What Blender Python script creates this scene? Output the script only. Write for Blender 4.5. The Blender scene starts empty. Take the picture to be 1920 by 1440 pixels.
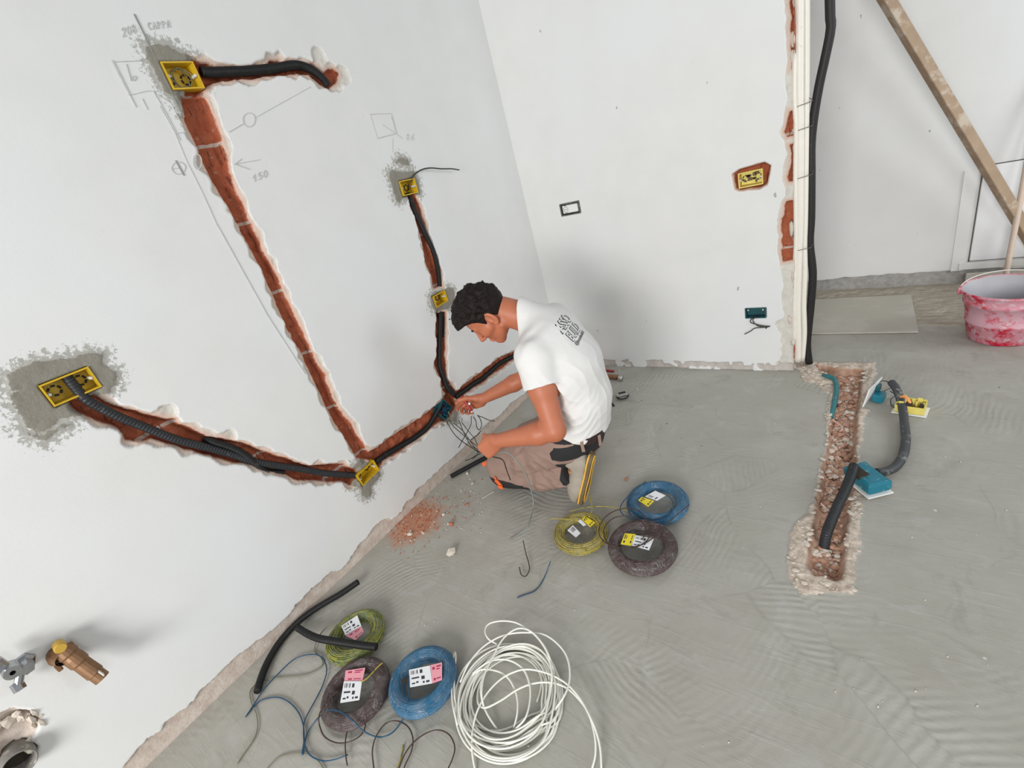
import bpy, math, random
import numpy as np
from mathutils import Vector, Matrix
from mathutils.bvhtree import BVHTree
random.seed(7); RNG = np.random.RandomState(11)
SC = bpy.context.scene
COL = SC.collection

# ------------------------------------------------------------------ camera, world, lights, exposure
FPX = 873.864                                     # focal length in pixels of a 1920 wide frame
CW = np.array([[0.79987847, 0.54414339, -0.25318453],
               [0.05357284, -0.48491211, -0.8729205],
               [-0.59776617, 0.6846665, -0.41702206]])   # rows: camera right, down, forward in the room
CAM = np.array([1.821, -2.719, 1.45])
cd = bpy.data.cameras.new('camera'); cam = bpy.data.objects.new('camera', cd); COL.objects.link(cam)
cd.sensor_width = 36.0; cd.lens = FPX / 1920 * 36.0; cd.clip_start = 0.05
m = Matrix.Identity(4)
for i in range(3):
    m[i][0] = CW[0][i]; m[i][1] = -CW[1][i]; m[i][2] = -CW[2][i]; m[i][3] = CAM[i]
cam.matrix_world = m
SC.camera = cam
SC.view_settings.view_transform = 'Standard'; SC.view_settings.look = 'None'
SC.view_settings.gamma = 1.0; SC.view_settings.use_curve_mapping = False
SC.view_settings.exposure = 0.0
wd = bpy.data.worlds.new('world'); SC.world = wd; wd.use_nodes = True
bg = wd.node_tree.nodes['Background']; bg.inputs[0].default_value = (0.93, 0.97, 1.0, 1); bg.inputs[1].default_value = 0.36

def area(name, loc, target, sx, sy, power, col):
    l = bpy.data.lights.new(name, 'AREA'); l.shape = 'RECTANGLE'; l.size = sx; l.size_y = sy
    l.energy = power; l.color = col
    o = bpy.data.objects.new(name, l); COL.objects.link(o); o.location = loc
    o.rotation_euler = (Vector(target) - Vector(loc)).to_track_quat('-Z', 'Y').to_euler()
    return o
area('window_daylight_behind', (2.0, -6.2, 1.8), (1.0, 0.0, 0.5), 2.0, 1.5, 205, (1.0, 0.99, 0.975))
area('window_daylight_side', (4.9, -3.6, 2.1), (2.3, 1.3, 0.9), 1.6, 1.4, 42, (0.95, 0.98, 1.0))
area('far_wall_fill_light', (5.0, 0.0, 1.9), (2.2, 1.3, 0.8), 1.3, 1.3, 48, (0.92, 0.97, 1.0))  # fill lamp added to brighten the far wall; no window known there

# ------------------------------------------------------------------ pixel -> point on a real plane of the room
def hit(px, py, ax, val):
    v = np.array([(px - 960) / FPX, (py - 720) / FPX, 1.0]); r = CW.T @ v
    return CAM + r * ((val - CAM[ax]) / r[ax])
def L(px, py, x=0.0): return hit(px, py, 0, x)
def B(px, py, y=0.0): return hit(px, py, 1, y)
def F(px, py, z=0.0): return hit(px, py, 2, z)
def zp(ox, oy, s, pts): return [(ox + s * a, oy + s * b) for a, b in pts]
Z1 = lambda p: zp(180, 0, .30208, p)
Z3 = lambda p: zp(0, 600, .25, p)
Z5 = lambda p: zp(560, 640, .25, p)
Z7 = lambda p: zp(740, 480, .22917, p)
Z6 = lambda p: zp(0, 1080, .25, p)
ZC = lambda p: zp(420, 1060, .25, p)
ZW = lambda p: zp(780, 1100, .2361, p)
ZQ = lambda p: zp(1000, 860, .17708, p)
ZT = lambda p: zp(1440, 660, .20833, p)
ZU = lambda p: zp(1420, 860, .20833, p)
ZL = lambda p: zp(380, 1300, .27083, p)
ZM = lambda p: zp(640, 180, .20833, p)
ZR = lambda p: zp(1340, 0, .30208, p)
ZB = lambda p: zp(960, 330, .28125, p)
ZN = lambda p: zp(780, 700, .125, p)

# ------------------------------------------------------------------ numpy noise
_T = np.random.RandomState(5).rand(64, 64, 64).astype(np.float32)
def vn3(x, y, z):
    xi = np.floor(x).astype(int); yi = np.floor(y).astype(int); zi = np.floor(z).astype(int)
    fx = x - xi; fy = y - yi; fz = z - zi
    fx = fx * fx * (3 - 2 * fx); fy = fy * fy * (3 - 2 * fy); fz = fz * fz * (3 - 2 * fz)
    r = 0
    for a in (0, 1):
        for b in (0, 1):
            for c in (0, 1):
                r = r + _T[(xi + a) & 63, (yi + b) & 63, (zi + c) & 63] * \
                    (fx if a else 1 - fx) * (fy if b else 1 - fy) * (fz if c else 1 - fz)
    return r * 2 - 1
def fbm(x, y, z=0.0, o=3):
    z = np.zeros_like(x) + z; r = 0; a = 1; s = 1
    for i in range(o):
        r = r + a * vn3(x * s + 17 * i, y * s + 31 * i, z * s + 7 * i); a *= .5; s *= 2.03
    return r
def cells(x, y, seed=0):
    """distance to nearest random point (scalloped), 2D"""
    xi = np.floor(x).astype(int); yi = np.floor(y).astype(int); d = np.full(x.shape, 9.0)
    for a in (-1, 0, 1):
        for b in (-1, 0, 1):
            cx = xi + a; cy = yi + b
            px = cx + _T[cx & 63, cy & 63, (3 + seed) & 63]; py = cy + _T[cx & 63, cy & 63, (19 + seed) & 63]
            d = np.minimum(d, np.hypot(x - px, y - py))
    return d
def polysd(P, poly):
    """signed distance of Nx2 points to a closed polygon (negative inside)"""
    poly = np.array(poly, float); n = len(poly); d2 = np.full(len(P), 1e9); ins = np.zeros(len(P), bool)
    for i in range(n):
        a = poly[i]; b = poly[(i + 1) % n]; e = b - a; w = P - a
        t = np.clip((w @ e) / max(e @ e, 1e-12), 0, 1); q = w - t[:, None] * e
        d2 = np.minimum(d2, (q * q).sum(1))
        c = ((a[1] > P[:, 1]) != (b[1] > P[:, 1]))
        if abs(e[1]) > 1e-12:
            ins ^= c & (P[:, 0] < e[0] * (P[:, 1] - a[1]) / e[1] + a[0])
    d = np.sqrt(d2); d[ins] *= -1
    return d
def sstep(a, b, x):
    t = np.clip((x - a) / (b - a), 0, 1); return t * t * (3 - 2 * t)

# ------------------------------------------------------------------ objects
def tag(o, label=None, cat=None, group=None, kind=None):
    if label: o['label'] = label
    if cat: o['category'] = cat
    if group: o['group'] = group
    if kind: o['kind'] = kind
    return o
def mesh_obj(name, V, Fc, mat=None, parent=None, smooth=True, mats=None, midx=None):
    me = bpy.data.meshes.new(name)
    V = np.asarray(V, dtype=np.float32); 
    me.from_pydata([tuple(v) for v in V.tolist()], [], [tuple(f) for f in Fc])
    o = bpy.data.objects.new(name, me); COL.objects.link(o)
    for mm in (mats or ([mat] if mat else [])): me.materials.append(mm)
    if midx is not None: me.polygons.foreach_set('material_index', np.asarray(midx, dtype=np.int32))
    if smooth: me.polygons.foreach_set('use_smooth', [True] * len(me.polygons))
    me.update()
    if parent: attach(o, parent)
    return o
def attach(o, p):
    o.parent = p; o.matrix_parent_inverse = p.matrix_world.inverted() if p.type != 'EMPTY' else Matrix.Translation(-p.location)
def empty(name, loc, label, cat, group=None):
    o = bpy.data.objects.new(name, None); COL.objects.link(o); o.location = loc; o.empty_display_size = .05
    return tag(o, label, cat, group)
class MB:
    def __init__(s): s.V = []; s.F = []; s.M = []
    def add(s, V, Fc, m=0):
        n = len(s.V); s.V += [tuple(map(float, v)) for v in V]; s.F += [tuple(i + n for i in f) for f in Fc]; s.M += [m] * len(Fc)
        return s
    def box(s, c, sz, R=None, m=0, taper=1.0, bev=0.0):
        c = np.array(c, float); R = np.eye(3) if R is None else np.array(R)
        if bev > 0:
            h = np.array(sz, float) / 2; V = []; idx = {}
            b = min(bev, h.min() * .49)
            for sx in (-1, 1):
                for sy in (-1, 1):
                    for sz_ in (-1, 1):
                        for k in range(3):
                            p = h - b; p[k] = h[k]
                            idx[(sx, sy, sz_, k)] = len(V); V.append(R @ (p * (sx, sy, sz_)) + c)
            Fc = []
            I = idx
            for q in (-1, 1):
                a = [(q, -1, -1), (q, 1, -1), (q, 1, 1), (q, -1, 1)]
                Fc.append([I[(*t, 0)] for t in (a if q > 0 else a[::-1])])
                a = [(-1, q, -1), (-1, q, 1), (1, q, 1), (1, q, -1)]
                Fc.append([I[(*t, 1)] for t in (a if q > 0 else a[::-1])])
                a = [(-1, -1, q), (1, -1, q), (1, 1, q), (-1, 1, q)]
                Fc.append([I[(*t, 2)] for t in (a if q > 0 else a[::-1])])
            for p in (-1, 1):
                for q in (-1, 1):
                    Fc.append([I[(-1, p, q, 1)], I[(1, p, q, 1)], I[(1, p, q, 2)], I[(-1, p, q, 2)]])
                    Fc.append([I[(p, -1, q, 0)], I[(p, 1, q, 0)], I[(p, 1, q, 2)], I[(p, -1, q, 2)]])
                    Fc.append([I[(p, q, -1, 0)], I[(p, q, 1, 0)], I[(p, q, 1, 1)], I[(p, q, -1, 1)]])
                    for r in (-1, 1): Fc.append([I[(p, q, r, k)] for k in range(3)])
            return s.add(V, Fc, m)
        V = []
        for z in (-1, 1):
            t = taper if z > 0 else 1
            for x, y in ((-1, -1), (1, -1), (1, 1), (-1, 1)):
                V.append(R @ np.array([x * sz[0] / 2 * t, y * sz[1] / 2 * t, z * sz[2] / 2]) + c)
        return s.add(V, [(3, 2, 1, 0), (4, 5, 6, 7), (0, 1, 5, 4), (1, 2, 6, 5), (2, 3, 7, 6), (3, 0, 4, 7)], m)
    def tube(s, P, r, n=8, m=0, cap=True):
        P = np.array(P, float); k = len(P); rr = np.full(k, r) if np.isscalar(r) else np.array(r)
        T = np.gradient(P, axis=0); T /= np.linalg.norm(T, axis=1)[:, None] + 1e-12
        u = np.cross(T[0], (0, 0, 1)); 
        if np.linalg.norm(u) < .1: u = np.cross(T[0], (1, 0, 0))
        u /= np.linalg.norm(u); V = []; a = np.arange(n) * 2 * np.pi / n; ca = np.cos(a)[:, None]; sa = np.sin(a)[:, None]
        for i in range(k):
            u = u - T[i] * (u @ T[i]); u /= np.linalg.norm(u); w = np.cross(T[i], u)
            V.append(P[i] + rr[i] * (ca * u + sa * w))
        V = np.concatenate(V); Fc = []
        for i in range(k - 1):
            for j in range(n):
                j2 = (j + 1) % n; Fc.append((i * n + j, i * n + j2, (i + 1) * n + j2, (i + 1) * n + j))
        if cap: Fc += [tuple(range(n))[::-1], tuple((k - 1) * n + j for j in range(n))]
        return s.add(V, Fc, m)
    def lathe(s, c, prof, R=None, n=32, m=0, closed=False):
        """prof: list of (radius, height) around local z"""
        c = np.array(c, float); R = np.eye(3) if R is None else np.array(R); V = []
        for r, h in prof:
            for j in range(n):
                a = 2 * np.pi * j / n; V.append(R @ np.array([r * np.cos(a), r * np.sin(a), h]) + c)
        k = len(prof); Fc = []
        for i in range(k if closed else k - 1):
            i2 = (i + 1) % k
            for j in range(n):
                j2 = (j + 1) % n; Fc.append((i * n + j, i * n + j2, i2 * n + j2, i2 * n + j))
        return s.add(V, Fc, m)
    def prism(s, poly, a, b, m=0):
        """poly: list of 3D points, extruded from offset vector a to b"""
        P = np.array(poly, float); a = np.array(a, float); b = np.array(b, float); n = len(P)
        V = list(P + a) + list(P + b)
        return s.add(V, [tuple(range(n))[::-1], tuple(range(n, 2 * n))] + [(i, (i + 1) % n, (i + 1) % n + n, i + n) for i in range(n)], m)
    def build(s, name, mat=None, parent=None, smooth=False, mats=None):
        return mesh_obj(name, s.V, s.F, mat, parent, smooth, mats, s.M if mats else None)
def catmull(P, step=.006, closed=False):
    P = np.array(P, float)
    Q = np.vstack([P[-1], P, P[0], P[1]]) if closed else np.vstack([2 * P[0] - P[1], P, 2 * P[-1] - P[-2]])
    out = []
    for i in range(1, len(Q) - 2):
        a, b, c, d = Q[i - 1], Q[i], Q[i + 1], Q[i + 2]; n = max(2, int(np.linalg.norm(c - b) / step))
        t = (np.arange(n) / n)[:, None]
        out.append(.5 * ((2 * b) + (c - a) * t + (2 * a - 5 * b + 4 * c - d) * t * t + (3 * b - a - 3 * c + d) * t ** 3))
    if not closed: out.append(P[-1:])
    return np.concatenate(out)
def axes_from(x, zhint=(0, 0, 1)):
    x = np.array(x, float); x /= np.linalg.norm(x); z = np.array(zhint, float); z = z - x * (x @ z); z /= np.linalg.norm(z)
    return np.stack([x, np.cross(z, x), z], 1)

# ------------------------------------------------------------------ materials
def new_mat(name):
    mt = bpy.data.materials.new(name); mt.use_nodes = True; nt = mt.node_tree
    return mt, nt, nt.nodes['Principled BSDF']
def nd(nt, t, **kw):
    n = nt.nodes.new(t)
    for k, v in kw.items(): setattr(n, k, v)
    return n
def P(name, col, rough=.5, metal=0.0, var=.12, scale=40.0, bump=0.0, bscale=200.0, alpha=1.0, sub=0.0, spec=.5, dirt=None, dirts=9.0, dth=.55):
    mt, nt, b = new_mat(name); ln = nt.links.new
    tc = nd(nt, 'ShaderNodeTexCoord'); no = nd(nt, 'ShaderNodeTexNoise'); no.inputs['Scale'].default_value = scale; no.inputs['Detail'].default_value = 4
    ln(tc.outputs['Object'], no.inputs['Vector'])
    mx = nd(nt, 'ShaderNodeMix', data_type='RGBA'); ln(no.outputs[0], mx.inputs[0])
    mx.inputs[6].default_value = (*[c * (1 - var) for c in col], 1); mx.inputs[7].default_value = (*[min(1, c * (1 + var)) for c in col], 1)
    out = mx.outputs[2]
    if dirt:
        n2 = nd(nt, 'ShaderNodeTexNoise'); n2.inputs['Scale'].default_value = dirts; n2.inputs['Detail'].default_value = 6; n2.inputs['Roughness'].default_value = .7
        ln(tc.outputs['Object'], n2.inputs['Vector'])
        rp = nd(nt, 'ShaderNodeMapRange'); rp.inputs[1].default_value = dth; rp.inputs[2].default_value = dth + .08; ln(n2.outputs[0], rp.inputs[0])
        m2 = nd(nt, 'ShaderNodeMix', data_type='RGBA'); ln(rp.outputs[0], m2.inputs[0]); ln(out, m2.inputs[6]); m2.inputs[7].default_value = (*dirt, 1); out = m2.outputs[2]
    ln(out, b.inputs['Base Color'])
    b.inputs['Roughness'].default_value = rough; b.inputs['Metallic'].default_value = metal; b.inputs['Alpha'].default_value = alpha
    b.inputs['Specular IOR Level'].default_value = spec
    if sub: b.inputs['Subsurface Weight'].default_value = sub; b.inputs['Subsurface Radius'].default_value = (.6, .25, .15); b.inputs['Subsurface Scale'].default_value = .01
    if bump:
        n3 = nd(nt, 'ShaderNodeTexNoise'); n3.inputs['Scale'].default_value = bscale; n3.inputs['Detail'].default_value = 3; ln(tc.outputs['Object'], n3.inputs['Vector'])
        bp = nd(nt, 'ShaderNodeBump'); bp.inputs['Strength'].default_value = bump; bp.inputs['Distance'].default_value = .003; ln(n3.outputs[0], bp.inputs['Height']); ln(bp.outputs[0], b.inputs['Normal'])
    return mt
class G:
    """tiny node-graph helper for the big surfaces"""
    def __init__(s, name):
        s.mt, s.nt, s.b = new_mat(name); s.ln = s.nt.links.new
        s.pos = nd(s.nt, 'ShaderNodeNewGeometry').outputs['Position']
    def attr(s, n): a = nd(s.nt, 'ShaderNodeAttribute'); a.attribute_name = n; return a.outputs['Fac']
    def noise(s, sc, det=4, ro=.55, vec=None, out=0, dist=0.0):
        n = nd(s.nt, 'ShaderNodeTexNoise'); n.inputs['Scale'].default_value = sc; n.inputs['Detail'].default_value = det; n.inputs['Roughness'].default_value = ro
        n.inputs['Distortion'].default_value = dist; s.ln(vec or s.pos, n.inputs['Vector']); return n.outputs[out]
    def math(s, op, a, b=None, c=None, clamp=False):
        n = nd(s.nt, 'ShaderNodeMath', operation=op); n.use_clamp = clamp
        for i, v in enumerate((a, b, c)):
            if v is None: continue
            if isinstance(v, (int, float)): n.inputs[i].default_value = v
            else: s.ln(v, n.inputs[i])
        return n.outputs[0]
    def rng(s, v, a, b, c=0.0, d=1.0):
        n = nd(s.nt, 'ShaderNodeMapRange'); s.ln(v, n.inputs[0])
        for i, q in enumerate((a, b, c, d)): n.inputs[i + 1].default_value = q
        return n.outputs[0]
    def mix(s, f, a, b):
        n = nd(s.nt, 'ShaderNodeMix', data_type='RGBA')
        if isinstance(f, (int, float)): n.inputs[0].default_value = f
        else: s.ln(f, n.inputs[0])
        for i, v in ((6, a), (7, b)):
            if isinstance(v, tuple): n.inputs[i].default_value = (*v, 1)
            else: s.ln(v, n.inputs[i])
        return n.outputs[2]
    def vec(s, x, y, z):
        n = nd(s.nt, 'ShaderNodeCombineXYZ')
        for i, v in enumerate((x, y, z)):
            if isinstance(v, (int, float)): n.inputs[i].default_value = v
            else: s.ln(v, n.inputs[i])
        return n.outputs[0]
    def sep(s, v):
        n = nd(s.nt, 'ShaderNodeSeparateXYZ'); s.ln(v, n.inputs[0]); return n.outputs
    def fin(s, col, rough=.8, height=None, dist=.002, strength=1.0, spec=.3):
        s.ln(col, s.b.inputs['Base Color'])
        if isinstance(rough, float): s.b.inputs['Roughness'].default_value = rough
        else: s.ln(rough, s.b.inputs['Roughness'])
        s.b.inputs['Specular IOR Level'].default_value = spec
        if height is not None:
            bp = nd(s.nt, 'ShaderNodeBump'); bp.inputs['Strength'].default_value = strength; bp.inputs['Distance'].default_value = dist
            s.ln(height, bp.inputs['Height']); s.ln(bp.outputs[0], s.b.inputs['Normal'])
        return s.mt

WHITE = (.745, .74, .725)
def wall_material(name, s1=(.47, .385, .325), s2=(.62, .54, .475)):
    g = G(name)
    dB = g.attr('dB'); dR = g.attr('dR'); dM = g.attr('dM'); dS = g.attr('dS')
    n1 = g.noise(90, 5, .6); n2 = g.noise(25, 5, .65); n3 = g.noise(6, 4)
    j = g.math('MULTIPLY', g.math('SUBTRACT', n1, .5), .012)
    X = g.sep(g.pos)
    base = g.mix(g.rng(n3, .3, .7), (.71, .71, .69), WHITE)
    big = g.noise(1.4, 3); base = g.mix(g.rng(big, .45, .7), base, (.735, .745, .75))
    # faint smudges
    sm = g.noise(7.5, 5, .7); base = g.mix(g.rng(sm, .66, .8, 0, .3), base, (.5, .5, .47))
    # specks of mortar
    vo = nd(g.nt, 'ShaderNodeTexVoronoi'); vo.inputs['Scale'].default_value = 11; vo.inputs['Randomness'].default_value = 1
    st = nd(g.nt, 'ShaderNodeMapping'); g.ln(g.pos, st.inputs[0]); st.inputs['Scale'].default_value = (1, 1.2, .7); st.inputs['Rotation'].default_value = (.5, 0, 0)
    wob = g.nt.nodes.new('ShaderNodeVectorMath'); wob.operation = 'ADD'; g.ln(st.outputs[0], wob.inputs[0])
    nc = g.noise(30, 3, .6, out=1); sc_ = g.nt.nodes.new('ShaderNodeVectorMath'); sc_.operation = 'SCALE'; g.ln(nc, sc_.inputs[0]); sc_.inputs['Scale'].default_value = .03
    g.ln(sc_.outputs[0], wob.inputs[1]); g.ln(wob.outputs[0], vo.inputs['Vector'])
    rs = g.sep(vo.outputs['Color'])[0]
    th = g.rng(rs, .72, 1.0, .0, .085)
    spk = g.math('LESS_THAN', vo.outputs['Distance'], th)
    base = g.mix(g.math('MULTIPLY', spk, .75), base, (.30, .30, .275))
    # splatter of mortar near boxes
    splat = g.math('ADD', g.math('MULTIPLY', g.math('SUBTRACT', g.noise(70, 6, .75), .60), .17), g.math('MULTIPLY', dM, .9))
    fs = g.rng(splat, -.004, .004, 1, 0)
    base = g.mix(g.math('MULTIPLY', fs, .85), base, g.mix(n2, (.27, .26, .225), (.42, .41, .37)))
    # exposed plaster rim round the chases and along the foot of the wall
    rimc = g.mix(g.rng(n2, .3, .7), (.56, .53, .475), (.70, .675, .62))
    pink = g.mix(g.rng(dB, .0, .022), (.62, .42, .33), rimc)
    dRj = g.math('ADD', dR, g.math('MULTIPLY', j, .35))
    col = g.mix(g.rng(dRj, -.0012, .0012, 1, 0), base, pink)
    stripc = g.mix(g.rng(n2, .35, .65), s1, s2)
    dSj = g.math('ADD', dS, g.math('MULTIPLY', j, .6))
    col = g.mix(g.rng(dSj, -.0012, .0012, 1, 0), col, stripc)
    # solid mortar patch
    dMj = g.math('ADD', dM, g.math('ADD', g.math('MULTIPLY', j, 1.0), g.math('MULTIPLY', g.math('SUBTRACT', g.noise(30, 5, .7), .5), .03)))
    mort = g.mix(g.rng(n3, .3, .7), (.20, .182, .145), (.29, .27, .228)); mort = g.mix(g.rng(n1, .3, .75), mort, (.26, .245, .21))
    col = g.mix(g.rng(dMj, -.0015, .0015, 1, 0), col, mort)
    # hollow brick
    br = g.mix(g.rng(n2, .3, .7), (.30, .072, .033), (.42, .122, .058))
    br = g.mix(g.rng(g.noise(60, 4, .7), .58, .72), br, (.16, .04, .025))
    zz = g.math('ADD', g.math('MULTIPLY', g.math('SUBTRACT', n2, .5), .012), X[2])
    md = g.math('MODULO', g.math('ADD', zz, -.175 + .264 * 4), .264)
    joint = g.math('LESS_THAN', md, .011)
    br = g.mix(g.math('MULTIPLY', joint, .8), br, (.55, .48, .42))
    fibre = g.noise(1.0, 3, .6, vec=g.vec(g.math('MULTIPLY', X[0], 60), g.math('MULTIPLY', X[1], 90), g.math('MULTIPLY', X[2], 9)))
    br = g.mix(g.rng(fibre, .60, .66, 0, .8), br, (.10, .03, .02))
    br = g.mix(g.rng(g.noise(45, 5, .7), .6, .7, 0, .4), br, (.58, .47, .42))
    dBj = g.math('ADD', dB, g.math('MULTIPLY', j, .5))
    col = g.mix(g.rng(dBj, -.0015, .0015, 1, 0), col, br)
    rough = .85
    h = g.math('ADD', g.math('MULTIPLY', n1, g.rng(g.math('MINIMUM', g.math('MINIMUM', dRj, dMj), dSj), -.004, .01, 1.0, .12)), g.math('MULTIPLY', n3, .3))
    return g.fin(col, rough, h, .003, .8)

def floor_material():
    g = G('cement_screed'); X = g.sep(g.pos)
    dT = g.attr('dB'); dR = g.attr('dR'); dA = g.attr('dM'); dD = g.attr('dS')
    n1 = g.noise(120, 5, .6); n2 = g.noise(22, 5, .6); n3 = g.noise(3.2, 5, .6); n4 = g.noise(1.1, 3)
    base = g.mix(g.rng(n3, .3, .7), (.335, .314, .268), (.445, .430, .386)); base = g.mix(g.rng(n4, .40, .62, 0, .75), base, (.375, .365, .318))
    base = g.mix(g.rng(g.noise(4.5, 6, .7, dist=1.5), .55, .70, 0, .55), base, (.455, .45, .43)); base = g.mix(g.rng(g.noise(5.5, 6, .7, dist=1.2), .56, .72, 0, .5), base, (.255, .242, .205))
    # trowel marks: arcs whose direction changes from sweep to sweep
    wv = g.nt.nodes.new('ShaderNodeVectorMath'); wv.operation = 'SCALE'; g.ln(g.noise(2.2, 2, .5, out=1), wv.inputs[0]); wv.inputs['Scale'].default_value = .16
    ad = g.nt.nodes.new('ShaderNodeVectorMath'); g.ln(g.pos, ad.inputs[0]); g.ln(wv.outputs[0], ad.inputs[1])
    vo = nd(g.nt, 'ShaderNodeTexVoronoi'); vo.inputs['Scale'].default_value = 2.1; g.ln(ad.outputs[0], vo.inputs['Vector'])
    cs = g.sep(vo.outputs['Color'])
    Pp = g.sep(ad.outputs[0])
    ox = g.rng(cs[0], 0, 1, -3.0, 3.0); oy = g.rng(cs[1], 0, 1, -2.2, 2.2)
    dx = g.math('SUBTRACT', Pp[0], ox); dy = g.math('SUBTRACT', Pp[1], oy)
    rad = g.math('SQRT', g.math('ADD', g.math('MULTIPLY', dx, dx), g.math('MULTIPLY', dy, dy)))
    wav = g.math('SINE', g.math('MULTIPLY', g.math('ADD', rad, g.math('MULTIPLY', n3, .008)), 2 * math.pi / .024))
    msk = g.rng(g.noise(1.9, 3, .6), .46, .66); msk = g.math('MULTIPLY', msk, g.rng(cs[2], .2, .5))
    wavm = g.math('MULTIPLY', g.math('MULTIPLY', g.math('MULTIPLY', wav, msk), g.rng(n2, .35, .6, .25, 1.0)), .60)
    # long smears
    sm = g.noise(1.0, 5, .65, vec=g.vec(g.math('MULTIPLY', X[0], 5), g.math('MULTIPLY', X[1], 38), 0.0), dist=.6)
    base = g.mix(g.rng(sm, .60, .72, 0, .4), base, (.46, .455, .43))
    base = g.mix(g.rng(wavm, -.3, .3, 0, .16), base, (.46, .455, .42))
    ve = nd(g.nt, 'ShaderNodeTexVoronoi', feature='DISTANCE_TO_EDGE'); ve.inputs['Scale'].default_value = 2.1; g.ln(ad.outputs[0], ve.inputs['Vector'])
    crease = g.math('MULTIPLY', g.rng(ve.outputs['Distance'], .0, .010, 1, 0), g.rng(g.noise(4, 3), .48, .58))
    base = g.mix(g.math('MULTIPLY', crease, .22), base, (.20, .195, .17))
    # cracks where two sweeps meet, small dark pits, pale crumbs
    v2 = nd(g.nt, 'ShaderNodeTexVoronoi'); v2.inputs['Scale'].default_value = 9; g.ln(g.pos, v2.inputs['Vector'])
    c2 = g.sep(v2.outputs['Color']); pit = g.math('LESS_THAN', v2.outputs['Distance'], g.rng(c2[0], .7, 1, 0, .060))
    base = g.mix(g.math('MULTIPLY', pit, .8), base, (.10, .10, .09))
    pit2 = g.math('LESS_THAN', v2.outputs['Distance'], g.rng(c2[1], .9, 1, 0, .05))
    base = g.mix(g.math('MULTIPLY', pit2, .8), base, (.62, .6, .56))
    base = g.mix(g.rng(g.noise(35, 6, .7), .62, .75, 0, .35), base, (.22, .215, .195))
    # brick dust
    jd = g.math('ADD', dD, g.math('MULTIPLY', g.math('SUBTRACT', g.noise(28, 6, .7), .5), .16))
    base = g.mix(g.rng(jd, -.04, .05, .85, 0), base, g.mix(n2, (.42, .16, .08), (.56, .26, .15)))
    # tile adhesive strip
    ja = g.math('ADD', dA, g.math('MULTIPLY', g.math('SUBTRACT', n2, .5), .05))
    st = g.noise(1.0, 4, .7, vec=g.vec(g.math('MULTIPLY', X[0], 7), g.math('MULTIPLY', X[1], 60), 0.0), dist=.8)
    adh = g.mix(g.rng(st, .35, .62), (.30, .255, .195), (.46, .41, .34))
    base = g.mix(g.rng(ja, -.006, .006, 1, 0), base, adh)
    # broken pale rim of the trench and the rubble bed
    jr = g.math('ADD', dR, g.math('MULTIPLY', g.math('SUBTRACT', g.noise(26, 6, .7), .5), .05))
    rim = g.mix(g.rng(g.noise(40, 6, .7), .38, .66), (.42, .34, .27), (.74, .64, .54))
    base = g.mix(g.rng(jr, -.003, .003, 1, 0), base, rim)
    bed = g.mix(g.rng(n2, .3, .7), (.33, .17, .105), (.52, .37, .28))
    base = g.mix(g.rng(dT, -.004, .004, 1, 0), base, bed)
    h = g.math('ADD', g.math('ADD', wavm, g.math('MULTIPLY', n2, .25)), g.math('MULTIPLY', g.rng(sm, .5, .75), .5))
    rm = g.rng(g.math('MINIMUM', jr, ja), -.01, .01, 1, 0)
    h = g.math('ADD', h, g.math('MULTIPLY', g.math('MULTIPLY', g.noise(40, 6, .7), rm), 4.0))
    return g.fin(base, .78, h, .0016, .8)

M = {}
M['wall'] = wall_material('painted_plaster'); M['floor'] = floor_material()
M['yellow'] = P('yellow_plastic', (.62, .40, .015), .4, var=.1, dirt=(.30, .21, .06), dirts=40, dth=.6)
M['yellow2'] = P('pale_yellow_plastic', (.78, .66, .16), .45, dirt=(.5, .44, .2), dirts=60, dth=.62)
M['teal'] = P('teal_plastic', (.012, .17, .24), .3, dirt=(.34, .46, .48), dirts=60, dth=.61)
M['tealdark'] = P('dark_teal_plastic', (.01, .085, .10), .45)
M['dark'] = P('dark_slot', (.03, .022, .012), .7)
M['black'] = P('black_conduit_plastic', (.014, .014, .014), .5, spec=.3, dirt=(.05, .05, .045), dirts=18, dth=.62)
M['greyconduit'] = P('dusty_grey_conduit', (.024, .026, .029), .45, spec=.35, dirt=(.12, .12, .12), dirts=22, dth=.64)
M['thickconduit'] = P('scuffed_grey_conduit', (.045, .048, .052), .5, dirt=(.22, .22, .215), dirts=26, dth=.55)
M['blackdust'] = P('dusty_black_hose', (.018, .017, .016), .5, spec=.3, dirt=(.2, .19, .18), dirts=45, dth=.66)
M['pipewhite'] = P('cream_plastic_pipe', (.76, .72, .64), .4, var=.05, dirt=(.60, .53, .45), dirts=12, dth=.63)
M['screw'] = P('white_screw_boss', (.62, .6, .55), .4)
M['whiteplastic'] = P('white_plastic', (.78, .78, .76), .35, var=.03)
M['mark'] = P('pencil_graphite', (.56, .56, .54), .7, var=.2)
M['wblue'] = P('blue_wire', (.006, .060, .130), .35)
M['wbrown'] = P('brown_wire', (.055, .028, .022), .38)
M['wyg'] = P('yellow_green_wire', (.40, .31, .05), .38, dirt=(.16, .17, .035), dirts=60, dth=.52)
M['wyg2'] = P('green_yellow_wire', (.30, .29, .035), .38, dirt=(.11, .16, .03), dirts=60, dth=.48)
M['wgrey'] = P('dull_olive_wire', (.20, .20, .13), .45)
M['wdark'] = P('dark_wire', (.030, .028, .020), .4)
M['wwhite'] = P('white_cable', (.80, .79, .72), .38, var=.04)
M['cblue'] = P('blue_cable_windings', (.015, .14, .27), .3, var=.25, scale=30)
M['cbrown'] = P('brown_cable_windings', (.070, .032, .028), .32, var=.3, scale=30)
M['lwhite'] = P('white_paper_label', (.84, .85, .87), .5, var=.02)
M['lpink'] = P('pink_paper_label', (.85, .36, .42), .5, var=.04)
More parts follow.
